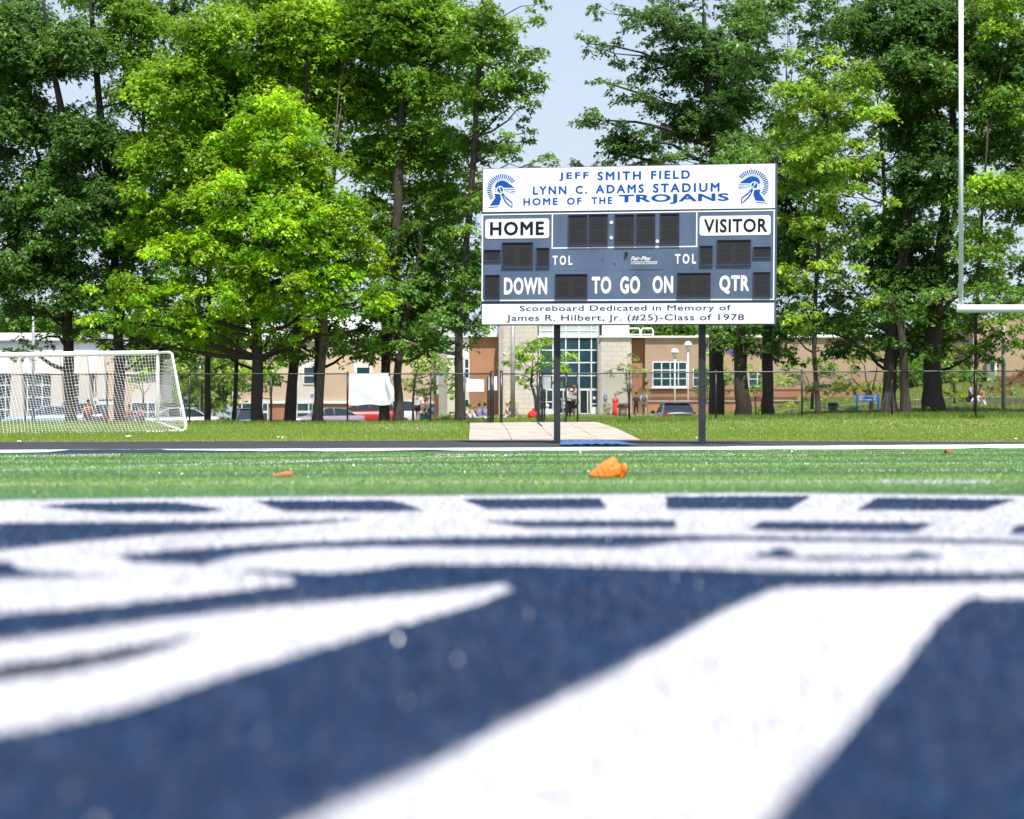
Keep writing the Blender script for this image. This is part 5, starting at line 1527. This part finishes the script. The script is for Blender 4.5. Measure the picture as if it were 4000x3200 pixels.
bin_('large brown litter bin on the sidewalk right of the woman in red', 2433, 1575, 1625, 40, 180, m_bin1, m_bin2)

# ---------------------------------------------------------------- vehicles
def paint_mat(name, c): return M_(name, c, .28, 0, 1, coat=.6, spec=.5)
def car(name, label, cat, loc, rz, prof, cabin, hw, paint, wheel_x, wheel_r=.34, glass=None, lampc=None, roof_paint=None):
    """prof: [(x, z_bottom, z_belt)] along the length, cabin: [(x, z)] greenhouse outline starting at the windscreen base"""
    root = empty(name, loc, label, cat, None, rz)
    def pb(mb, nm, mt, pr=root, bev=0): return mb.build(nm, mt, pr, bev, local=True)
    mb = MB(); vs = []; n = len(prof)
    for i, (x, zb, zt) in enumerate(prof):
        e = abs(2*i/(n-1) - 1); tw = hw * (1 - .14 * e**4)
        sec = [(-tw*.92, zb), (-tw, zb + .12), (-tw*1.0, (zb+zt)*.5 + .05), (-tw*.93, zt - .04), (-tw*.80, zt), (0, zt + .035), (tw*.80, zt), (tw*.93, zt - .04), (tw, (zb+zt)*.5 + .05), (tw, zb + .12), (tw*.92, zb)]
        vs += [(x, y, z) for y, z in sec]
    m = 11; fs = []
    for i in range(n - 1):
        for k in range(m):
            k2 = (k+1) % m; fs.append((i*m+k, (i+1)*m+k, (i+1)*m+k2, i*m+k2))
    fs.append(tuple(range(m))); fs.append(tuple((n-1)*m + k for k in range(m-1, -1, -1)))
    mb.add(vs, fs, True); body = pb(mb, 'body', paint)
    # greenhouse
    zb = min(z for _, z in cabin); zt = max(z for _, z in cabin)
    vs = []; c = len(cabin)
    for s_ in (-1, 1):
        for (x, z) in cabin:
            t = (z - zb) / (zt - zb); vs.append((x, s_ * hw * (.86 - .18 * t), z))
    fs = [tuple(range(c)), tuple(range(2*c-1, c-1, -1))] + [(i, i+c, (i+1) % c + c, (i+1) % c) for i in range(c)]
    mb = MB(); mb.add(vs, fs); pb(mb, 'window_glass', glass or m_carglass)
    top = [(x, z) for x, z in cabin if z > zt - .12]
    xs = [x for x, _ in top]; x0, x1 = min(xs), max(xs)
    mb = MB(); mb.box(x0 - .06, x1 + .06, -hw*.70, hw*.70, zt - .02, zt + .03); pb(mb, 'roof', roof_paint or paint, bev=.02)
    # pillars
    mb = MB()
    for s_ in (-1, 1):
        pts = [(x, s_ * hw * (.87 - .18 * (z - zb)/(zt - zb)), z) for x, z in cabin]
        for i in range(c - 1): mb.tube([pts[i], pts[i+1]], .03, 5)
        xm = .5*(x0+x1); mb.tube([(xm, s_*hw*.87, zb), (xm - .05, s_*hw*.69, zt)], .03, 5)
        xq = x1 + .05 if abs(x1) > abs(x0) else x0; mb.tube([(x0 + (x1-x0)*.05, s_*hw*.87, zb), (x0 + (x1-x0)*.05, s_*hw*.69, zt)], .025, 5)
    pb(mb, 'window_pillars', paint)
    for wx in wheel_x:
        for s_ in (-1, 1):
            w = MB(); w.tube([(wx, s_*(hw - .2), wheel_r), (wx, s_*(hw + .01), wheel_r)], wheel_r, 16); wo = pb(w, 'wheel', m_tyre)
            r_ = MB(); r_.tube([(wx, s_*(hw - .02), wheel_r), (wx, s_*(hw + .02), wheel_r)], wheel_r*.62, 12); pb(r_, 'rim', m_rim, wo)
    xf = prof[0][0]; xr = prof[-1][0]
    for s_ in (-1, 1):
        h_ = MB(); h_.box(xf - .03, xf + .28, s_*hw*.74 - .2, s_*hw*.74 + .16, prof[0][2] - .22, prof[0][2] - .06); pb(h_, 'headlight', M_('lamp_lens', (.7, .72, .72), .15), bev=.03)
        t_ = MB(); t_.box(xr - .22, xr + .04, s_*hw*.76 - .16, s_*hw*.76 + .16, prof[-1][2] - .32, prof[-1][2] - .02); pb(t_, 'tail_light', m_red, bev=.03)
        mi = MB(); mi.ball((cabin[0][0] + .35, s_*(hw + .1), zb + .08), .07, .12, .09, 8, 6); pb(mi, 'wing_mirror', m_black)
    mb = MB(); mb.box(xf - .05, xf + .12, -hw*.8, hw*.8, .3, .5); pb(mb, 'front_bumper', m_black if lampc else paint, bev=.03)
    mb = MB(); mb.box(xr - .12, xr + .06, -hw*.82, hw*.82, .38, .6); pb(mb, 'rear_bumper', paint, bev=.03)
    mb = MB(); mb.box(xr + .0, xr + .07, -.16, .16, prof[-1][2] - .42, prof[-1][2] - .28); pb(mb, 'number_plate', m_sheet)
    return root
SUVP = [(-2.3,.45,.82),(-2.15,.35,.93),(-1.6,.3,1.02),(-1.0,.3,1.08),(0,.3,1.10),(1.2,.3,1.12),(2.0,.32,1.14),(2.3,.42,1.10),(2.38,.5,.98)]
SUVC = [(-1.15,1.06),(-.35,1.62),(.1,1.70),(1.5,1.68),(2.0,1.55),(2.25,1.10)]
SEDP = [(-2.4,.42,.68),(-2.25,.32,.78),(-1.6,.28,.86),(-.9,.28,.92),(0,.28,.95),(1.2,.28,.97),(2.1,.3,.99),(2.45,.36,.95),(2.55,.48,.85)]
SEDC = [(-1.0,.90),(-.2,1.36),(.2,1.42),(.95,1.41),(1.3,1.34),(1.95,.97)]
VANP = [(-2.4,.42,.78),(-2.2,.32,.95),(-1.6,.3,1.06),(-.9,.3,1.12),(0,.3,1.12),(1.2,.3,1.12),(2.2,.32,1.12),(2.45,.42,1.10),(2.5,.5,1.0)]
VANC = [(-1.5,1.08),(-.6,1.68),(-.1,1.76),(1.9,1.75),(2.2,1.68),(2.42,1.10)]
def at_ground(px, D, dz=0): return (X(px, D), D, gzf(X(px, D), D) + dz)
car('parked_car', 'red crossover car parked under the white cloth, front to the left', 'car', at_ground(1405, 157, .22), R(12), SUVP, SUVC, .92, paint_mat('red_car_paint', (.50, .035, .015)), (-1.45, 1.45), roof_paint=m_black)
car('parked_car', 'grey car mostly hidden behind the red car and the pale barked trunk', 'car', at_ground(1262, 150, .02), R(20), SEDP, SEDC, .9, paint_mat('mauve_car_paint', (.30, .25, .30)), (-1.45, 1.45))
car('parked_car', 'blue minivan seen from behind between two trunks', 'car', at_ground(965, 150, -.38), R(-78), VANP, VANC, .95, paint_mat('blue_van_paint', (.06, .15, .28)), (-1.5, 1.5))
car('parked_car', 'dark sedan seen from behind on the road right of the walkers', 'car', at_ground(2632, 128, .02), R(-86), SEDP, SEDC, .93, paint_mat('black_car_paint', (.028, .035, .05)), (-1.5, 1.5))
car('parked_car', 'light blue car behind the soccer net at left', 'car', at_ground(180, 138, .0), R(8), SEDP, SEDC, .92, paint_mat('light_blue_car_paint', (.25, .38, .50)), (-1.5, 1.5))
car('parked_car', 'silver car behind the right side of the soccer goal', 'car', at_ground(668, 128, -.22), R(6), SEDP, SEDC, .9, paint_mat('silver_car_paint', (.52, .56, .60)), (-1.45, 1.45))
car('parked_car', 'dark vehicle behind the soccer net, left of the tree trunk', 'car', at_ground(270, 150, .0), R(5), SUVP, SUVC, .92, paint_mat('slate_car_paint', (.05, .06, .10)), (-1.45, 1.45))
car('parked_car', 'white vehicle half hidden behind the trunk right of the cloth', 'car', at_ground(1480, 160, .25), R(15), VANP, VANC, .95, paint_mat('white_van_paint', (.65, .66, .68)), (-1.5, 1.5))

# ---------------------------------------------------------------- people
def skin_body(name, verts, edges, radii, mat, parent=None, sub=1):
    me = bpy.data.meshes.new(name); me.from_pydata([tuple(v) for v in verts], edges, [])
    o = bpy.data.objects.new(name, me); COL.objects.link(o)
    md = o.modifiers.new('s', 'SKIN')
    if not me.skin_vertices: 
        bpy.context.view_layer.objects.active = o
    for i, sv in enumerate(me.skin_vertices[0].data): sv.radius = radii[i]; sv.use_root = (i == 0)
    s2 = o.modifiers.new('u', 'SUBSURF'); s2.levels = sub; s2.render_levels = sub
    dg = bpy.context.evaluated_depsgraph_get(); dg.update()
    nm = bpy.data.meshes.new_from_object(o.evaluated_get(dg))
    bpy.data.objects.remove(o); bpy.data.meshes.remove(me)
    nm.name = name; nm.materials.clear(); nm.materials.append(mat)
    nm.polygons.foreach_set('use_smooth', [True] * len(nm.polygons))
    ob = bpy.data.objects.new(name, nm); COL.objects.link(ob)
    if parent: ob.parent = parent
    return ob
_mc = {}
def cm(c, r=.8):
    k = tuple(round(x, 3) for x in c)
    if k not in _mc: _mc[k] = M_('cloth_colour', c, r, .12, 6)
    return _mc[k]
def person(label, px, D, h, rz, pose, shirt, legs, hair, skirt=None, pack=None, hold=None, skin=m_skin, dz=0, bare=False):
    root = empty('person', (X(px, D), D, gzf(X(px, D), D) + dz), label, 'person', None, rz)
    s = h / 1.75
    hip = Vector((0, 0, .92)); 
    if pose == 'stand':
        kneeL, kneeR = Vector((.10, -.02, .49)), Vector((-.10, .03, .49)); fL, fR = Vector((.11, 0, .07)), Vector((-.11, .04, .07)); tilt = 0
    elif pose == 'walk':
        kneeL, kneeR = Vector((.10, -.20, .52)), Vector((-.10, .10, .47)); fL, fR = Vector((.10, -.28, .08)), Vector((-.10, .38, .16)); tilt = .03
    else:   # sit on the ground
        hip = Vector((0, 0, .14)); kneeL, kneeR = Vector((.16, -.36, .42)), Vector((-.18, -.34, .36)); fL, fR = Vector((.14, -.62, .06)), Vector((-.16, -.58, .06)); tilt = .05
    U = lambda x, y, z: Vector((x, y - tilt * z * 2, z)) + hip
    pel = hip; waist = U(0, 0, .16); chest = U(0, 0, .38); neck = U(0, 0, .56); head0 = U(0, -.01, .64); head1 = U(0, -.015, .76)
    shL, shR = U(.18, 0, .47), U(-.18, 0, .47)
    if pose == 'sit': elL, elR, haL, haR = U(.26, -.10, .24), U(-.26, -.12, .24), U(.16, -.34, .20), U(-.14, -.34, .18)
    elif hold: elL, elR, haL, haR = U(.25, -.05, .20), U(-.24, -.02, .2), U(.16, -.30, .22), U(-.16, -.28, .18)
    else: elL, elR, haL, haR = U(.25, .03, .2), U(-.25, -.03, .2), U(.27, -.06, -.04), U(-.27, -.10, -.02)
    hipL, hipR = pel + Vector((.09, 0, -.03)), pel + Vector((-.09, 0, -.03))
    V = [pel, waist, chest, neck, head0, head1, shL, elL, haL, shR, elR, haR, hipL, kneeL, fL, hipR, kneeR, fR,
         haL + Vector((0, -.04, -.07)), haR + Vector((0, -.04, -.07)), fL + Vector((0, -.15, -.03)), fR + Vector((0, -.15, -.03)), head1 + Vector((0, 0, .09))]
    E = [(0,1),(1,2),(2,3),(3,4),(4,5),(5,22),(2,6),(6,7),(7,8),(8,18),(2,9),(9,10),(10,11),(11,19),(0,12),(12,13),(13,14),(14,20),(0,15),(15,16),(16,17),(17,21)]
    rad = [(.14,.10),(.125,.09),(.145,.10),(.055,.055),(.065,.075),(.085,.10),(.06,.06),(.043,.043),(.03,.03),(.06,.06),(.043,.043),(.03,.03),(.09,.09),(.062,.062),(.042,.045),(.09,.09),(.062,.062),(.042,.045),(.022,.03),(.022,.03),(.035,.03),(.035,.03),(.05,.06)]
    V = [v * s for v in V]; rad = [(a*s, b_*s) for a, b_ in rad]
    skin_body('body', V, E, rad, skin, root)
    g = 1.16
    def sub(idx, edges, mat, nm, gg=g, cut=None):
        vs = [V[i] for i in idx]; rr = [(rad[i][0]*gg, rad[i][1]*gg) for i in idx]
        m = {i: k for k, i in enumerate(idx)}
        if cut:
            for (i, j, t) in cut:  # shorten the end of a limb
                vs[m[i]] = V[j].lerp(V[i], t)
        return skin_body(nm, vs, [(m[a], m[b_]) for a, b_ in edges], rr, mat, root)
    sub([1,2,3,6,7,9,10,0], [(0,1),(1,2),(2,3),(2,6),(6,7),(2,9),(9,10)], cm(shirt), 'shirt', 1.2, [(3, 2, .55)])
    if skirt is None:
        sub([0,12,13,14,15,16,17], [(0,12),(12,13),(13,14),(0,15),(15,16),(16,17)] if not bare else [(0,12),(12,13),(0,15),(15,16)], cm(legs), 'trousers', 1.22, [(14, 13, .85), (17, 16, .85)]) if not bare else \
            sub([0,12,13,15,16], [(0,12),(12,13),(0,15),(15,16)], cm(legs), 'shorts', 1.3, [(13, 12, .8), (16, 15, .8)])
    else:
        mb = MB(); c = V[0]; mb.tube([c + Vector((0, 0, .12*s)), c, c * .55 + Vector((0, 0, .0)), Vector((0, 0, .10))], [.15*s, .19*s, .22*s, .27*s], 14); mb.build('dress', cm(skirt), root, local=True)
    hd = V[5]
    mb = MB(); mb.ball(hd + Vector((0, .015, .03)) * s, .105*s, .118*s, .12*s, 12, 8, z0=-.25); mb.build('hair', cm(hair, .6), root, local=True)
    # eyes, nose and ears on the face side
    fc = MB()
    for sx in (-1, 1): fc.ball(hd + Vector((sx*.035, -.092, .0)) * s, .012*s, .008*s, .009*s, 6, 4)
    fc.build('eyes', m_black, root, local=True)
    nb = MB(); nb.ball(hd + Vector((0, -.108, -.03)) * s, .014*s, .02*s, .024*s, 6, 4)
    for sx in (-1, 1): nb.ball(hd + Vector((sx*.088, 0, -.01)) * s, .014*s, .024*s, .034*s, 6, 4)
    nb.build('nose_and_ears', skin, root, local=True)
    if pack is not None:
        mb = MB(); p = V[2]; mb.ball(p + Vector((0, .17, -.08)) * s, .17*s, .12*s, .26*s, 10, 8); o = mb.build('backpack', cm(pack), root, local=True)
    if hold is not None:
        p = (V[8] + V[11]) * .5; MB().box(p.x - .16*s, p.x + .16*s, p.y - .1*s, p.y + .04*s, p.z - .05*s, p.z + .12*s).build('held_bundle', cm(hold), root, .02, local=True)
    return root
BK, WH, BLU, REDC = (.015,.015,.018), (.7,.7,.72), (.03,.10,.45), (.62,.03,.03)
person('person in a long red dress walking before the tower wall', 2403, 180, 1.70, R(20), 'walk', REDC, REDC, (.35,.2,.1), skirt=REDC)
person('person in black with a dark backpack walking away, seen from behind', 2485, 178, 1.75, R(180), 'walk', BK, BK, BK, pack=(.03,.03,.05))
person('person in a pale blue shirt with a grey backpack beside the one in black', 2516, 178, 1.85, R(180), 'walk', (.42,.50,.60), (.16,.17,.16), (.12,.06,.04), pack=(.12,.14,.13), bare=True)
person('person in a light shirt standing behind the utility box left of the doors', 2222, 120, 1.72, R(60), 'stand', (.6,.62,.66), BK, BK, hold=(.6,.62,.65))
person('person in shorts facing left beside the one in the light shirt', 2243, 121, 1.70, R(-60), 'stand', (.10,.11,.13), BK, (.15,.07,.04), bare=True)
person('person in a white shirt and black shorts standing by the thin young maple trunk', 1632, 138, 1.72, R(-30), 'stand', WH, BK, (.12,.08,.05), bare=True, dz=.3)
person('person in red sitting low just left of the blue jug', 1660, 136, 1.5, R(10), 'sit', REDC, BK, (.12,.05,.03), dz=.58)
person('person in dark clothes sitting at the fence post', 1672, 134, 1.5, R(-20), 'sit', (.2,.12,.13), (.08,.1,.14), (.15,.07,.04), dz=.62)
person('person in a white top sitting on the grass, leftmost of the seated group', 1832, 134, 1.55, R(30), 'sit', (.72,.55,.55), WH, (.2,.09,.05), dz=.02)
person('person in a faded purple blue top sitting in the middle of the seated group', 1872, 136, 1.6, R(180), 'sit', (.16,.18,.45), (.35,.36,.4), BK, dz=.02)
person('person in a bright blue shirt sitting right in the seated group', 1896, 136, 1.65, R(200), 'sit', (.03,.17,.62), WH, BK, dz=.02)
person('person in orange and white lying low behind the gate post', 1976, 138, 1.6, R(90), 'sit', (.62,.30,.20), (.6,.5,.55), (.5,.25,.1), dz=.1)
person('person in white trousers sitting left of the utility pole', 1990, 141, 1.6, R(80), 'sit', (.25,.3,.5), WH, (.3,.12,.06), dz=.15)
person('person in an orange shirt behind the soccer net', 346, 112, 1.6, R(0), 'sit', (.80,.25,.10), (.12,.14,.2), BK, dz=.45)
person('person in a red shirt sitting behind the soccer net left of its post', 505, 114, 1.5, R(0), 'sit', (.65,.04,.06), WH, (.2,.08,.05), dz=.32)
person('person in a pink top sitting behind the net right beside the one in red', 552, 114, 1.5, R(-30), 'sit', (.60,.14,.30), (.3,.3,.35), BK, dz=.35)
person('person in a grey patterned shirt on the slope, left of the thin black trunk', 3790, 112, 1.7, R(60), 'sit', (.32,.32,.40), BK, (.08,.04,.03), dz=.28)
person('person with bare arms and white shorts on the slope right of the thin black trunk', 3836, 111, 1.65, R(-60), 'sit', (.45,.18,.11), WH, (.05,.02,.015), dz=.15)

# small items
mb = MB(); c = at_ground(2080, 128, .28); mb.ball(c, .26, .2, .25, 12, 8); mb.ball((c[0] + .05, c[1], c[2] + .28), .08, .07, .1, 8, 6)
tag(mb.build('red_bag', cm((.62, .02, .03))), 'bright red bag on the grass just left of the right gate post', 'bag')
mb = MB(); c = at_ground(1687, 132, .68); mb.tube([(c[0], c[1], c[2] - .2), (c[0], c[1], c[2] + .12), (c[0], c[1], c[2] + .2)], [.12, .12, .05], 10)
tag(mb.build('blue_jug', cm((.04, .2, .5))), 'small blue jug at the foot of the fence post', 'jug')
hy = empty('hydrant_marker', at_ground(2138, 150), 'white marker post on the grass seen between gate and left scoreboard post', 'marker post')
mb = MB(); c = at_ground(2138, 150); mb.tube([c, (c[0], c[1], c[2] + .75)], .06, 8); mb.build('post', m_white, hy)
mb = MB(); mb.ball((c[0], c[1], c[2] + .82), .12, .12, .12, 8, 6); mb.build('cap', m_white, hy)

# collapsed orange cone lying on the turf
DC = 20.2
cone = empty('orange_cone', (X(2372, DC), DC, 0), 'crumpled bright orange rubber cone lying on the green turf below the scoreboard', 'cone')
m_cone = M_('orange_rubber', (.93, .24, .03), .42, .04, 12, spec=.5)
m_coneband = M_('pale_worn_band', (.95, .50, .22), .4, .1, 20)
z0c = .012
s_ = DC / F
outline = [(2302,1866),(2299,1858),(2303,1848),(2320,1836),(2338,1822),(2352,1808),(2368,1800),(2384,1792),(2392,1786),(2400,1785),(2408,1793),(2414,1806),(2420,1814),(2430,1812),(2440,1814),(2444,1826),(2443,1845),(2436,1861),(2424,1867),(2400,1868),(2360,1869),(2325,1869)]
C0 = Vector((X(2372, DC), DC, 0))
front = []; V = []; Fc = []
n = len(outline); cx_, cy_ = 2372, 1846
rings = 7
for r in range(rings + 1):
    t = r / rings
    for i, (a, b_) in enumerate(outline):
        u = cx_ + (a - cx_) * math.cos(t * PI / 2 * .96); v = 1868 - (1868 - b_) * (1 - .42 * t ** 1.6)
        v = v if b_ < 1862 else b_ - 4 * t
        rib = .0025 * math.sin((a - 2300) / 16.0 * 2 * PI) * math.sin(t * PI)
        y = DC + .075 - .15 * math.sin(t * PI / 2) + rib
        V.append((X(u, DC) - C0.x, y - C0.y, max(.008, (H - v) * s_ + CH)))
for r in range(rings):
    for i in range(n):
        j = (i + 1) % n; Fc.append((r*n + i, r*n + j, (r+1)*n + j, (r+1)*n + i))
Fc.append(tuple(rings*n + i for i in range(n)))
mb = MB(); mb.add(V, Fc, True); mb.add([(x, -y * .9 + .15, z) for x, y, z in V], Fc, True)
mb.build('shell', m_cone, cone, local=True)
for k, (u0, v0, u1, v1) in enumerate(((2330,1832,2346,1856),(2346,1818,2366,1848),(2364,1808,2386,1838),(2384,1797,2404,1828))):
    mb = MB(); pts = []
    for q in range(7):
        t = q / 6.; u = u0 + (u1 - u0) * t; v = v0 + (v1 - v0) * t
        pts.append((X(u, DC) - C0.x, -.072 - .03 * math.sin(t * 2.2) + .06 * (1 - t) , (H - v) * s_ + CH))
    mb.tube(pts, [.002, .003, .004, .004, .004, .003, .001], 8); mb.build('rib', m_cone, cone, local=True)
mb = MB(); mb.tube([(X(u, DC) - C0.x, -.03 - .02 * math.sin(k), (H - v) * s_ + CH) for k, (u, v) in enumerate(((2424,1816),(2438,1815),(2443,1830),(2441,1848),(2432,1862),(2414,1866)))], [.008, .014, .016, .016, .014, .008], 8); mb.build('base_flap', m_cone, cone, local=True)
# thin orange strip left
D2 = CH * F / (1861 - H)
mb = MB(); vs = []; fs = []
for k in range(9):
    t = k / 8.; x = X(1068 + 74 * t, D2); zz = .012 + (.004 + .026 * min(1, t * 1.2)) 
    vs += [(x, D2 - .03, .008), (x, D2 - .01, zz), (x, D2 + .05, .01)]
for k in range(8):
    a = 3*k; fs += [(a, a+1, a+4, a+3), (a+1, a+2, a+5, a+4), (a, a+3, a+5, a+2)]
mb.add(vs, fs + [(0, 2, 1), (24, 25, 26)], True)
tag(mb.build('flat_marker', M_('coral_rubber', (.80, .13, .06), .5, .1, 9)), 'small flat coral orange strip lying on the turf left of the cone', 'marker')
# brick like weight near the right end
D3 = CH * F / (1774 - H)
x = X(3709, D3)
mb = MB(); mb.box(x - .08, x + .075, D3, D3 + .1, 0.01, .075); b3 = mb.build('terracotta_block', M_('terracotta', (.42, .13, .06), .8, .2, 20), None, .008); b3.rotation_euler = (0, 0, 0)
tag(b3, 'small terracotta coloured block on the turf at the far right', 'block')
mb = MB(); mb.box(X(3692, D3), X(3697, D3), D3 - .006, D3 + .09, .015, .07); mb.build('dark_end', m_black, b3)
# blue mat beyond the line
mat_o = empty('blue_mat', (X(2330, 61.2), 61.2, gzf(X(2330, 61.2), 61.2)), 'flat crumpled blue tarp on the track between the scoreboard posts', 'tarp')
V = []; Fc = []
for j in range(7):
    for i in range(31):
        d = 61.0 + 2.2 * j / 6.; x = X(2188, d) + (X(2500 - 14 * j, d) - X(2190, d)) * i / 30.
        V.append((x, d, gzf(x, d) + .035 + .03 * abs(math.sin(i * .8 + j * 1.3)) * math.sin(i / 30. * PI) + .008 * j))
for j in range(6):
    for i in range(30): a = j*31 + i; Fc.append((a, a+1, a+32, a+31))
mb = MB(); mb.add(V, Fc, True); mb.build('sheet', M_('blue_tarp', (.006, .085, .33), .35, .15, 5), mat_o)
# litter on bank and track
for k, (u, D_, lab, sx) in enumerate(((502, 71.5, 'scrap of white paper on the bank below the soccer goal', .10), (1093, 70.2, 'scrap of white paper at the track edge below the slim trunks', .12), (75, 66.5, 'tiny white scrap on the track at far left', .05),
                                  (3965, 69.2, 'tiny white scrap at the track edge at far right', .05), (2724, 69.3, 'white scrap at the foot of the bank beside the right scoreboard post', .05), (2525, 69.0, 'tiny orange scrap at the end of the concrete path', .04))):
    c = at_ground(u, D_, .04); mb = MB(); rr = random.Random(k)
    vs = []; 
    for j in range(4):
        for i in range(6): vs.append((c[0] + sx * (i - 2.5) / 2.5 + rr.uniform(-.01, .01), c[1] + .04 * (j - 1.5), c[2] + rr.uniform(0, .05)))
    fs = [(j*6+i, j*6+i+1, j*6+i+7, j*6+i+6) for j in range(3) for i in range(5)]
    mb.add(vs, fs, True); tag(mb.build('paper_scrap' if k < 5 else 'orange_scrap', m_cloth if k < 5 else m_cone), lab, 'litter')
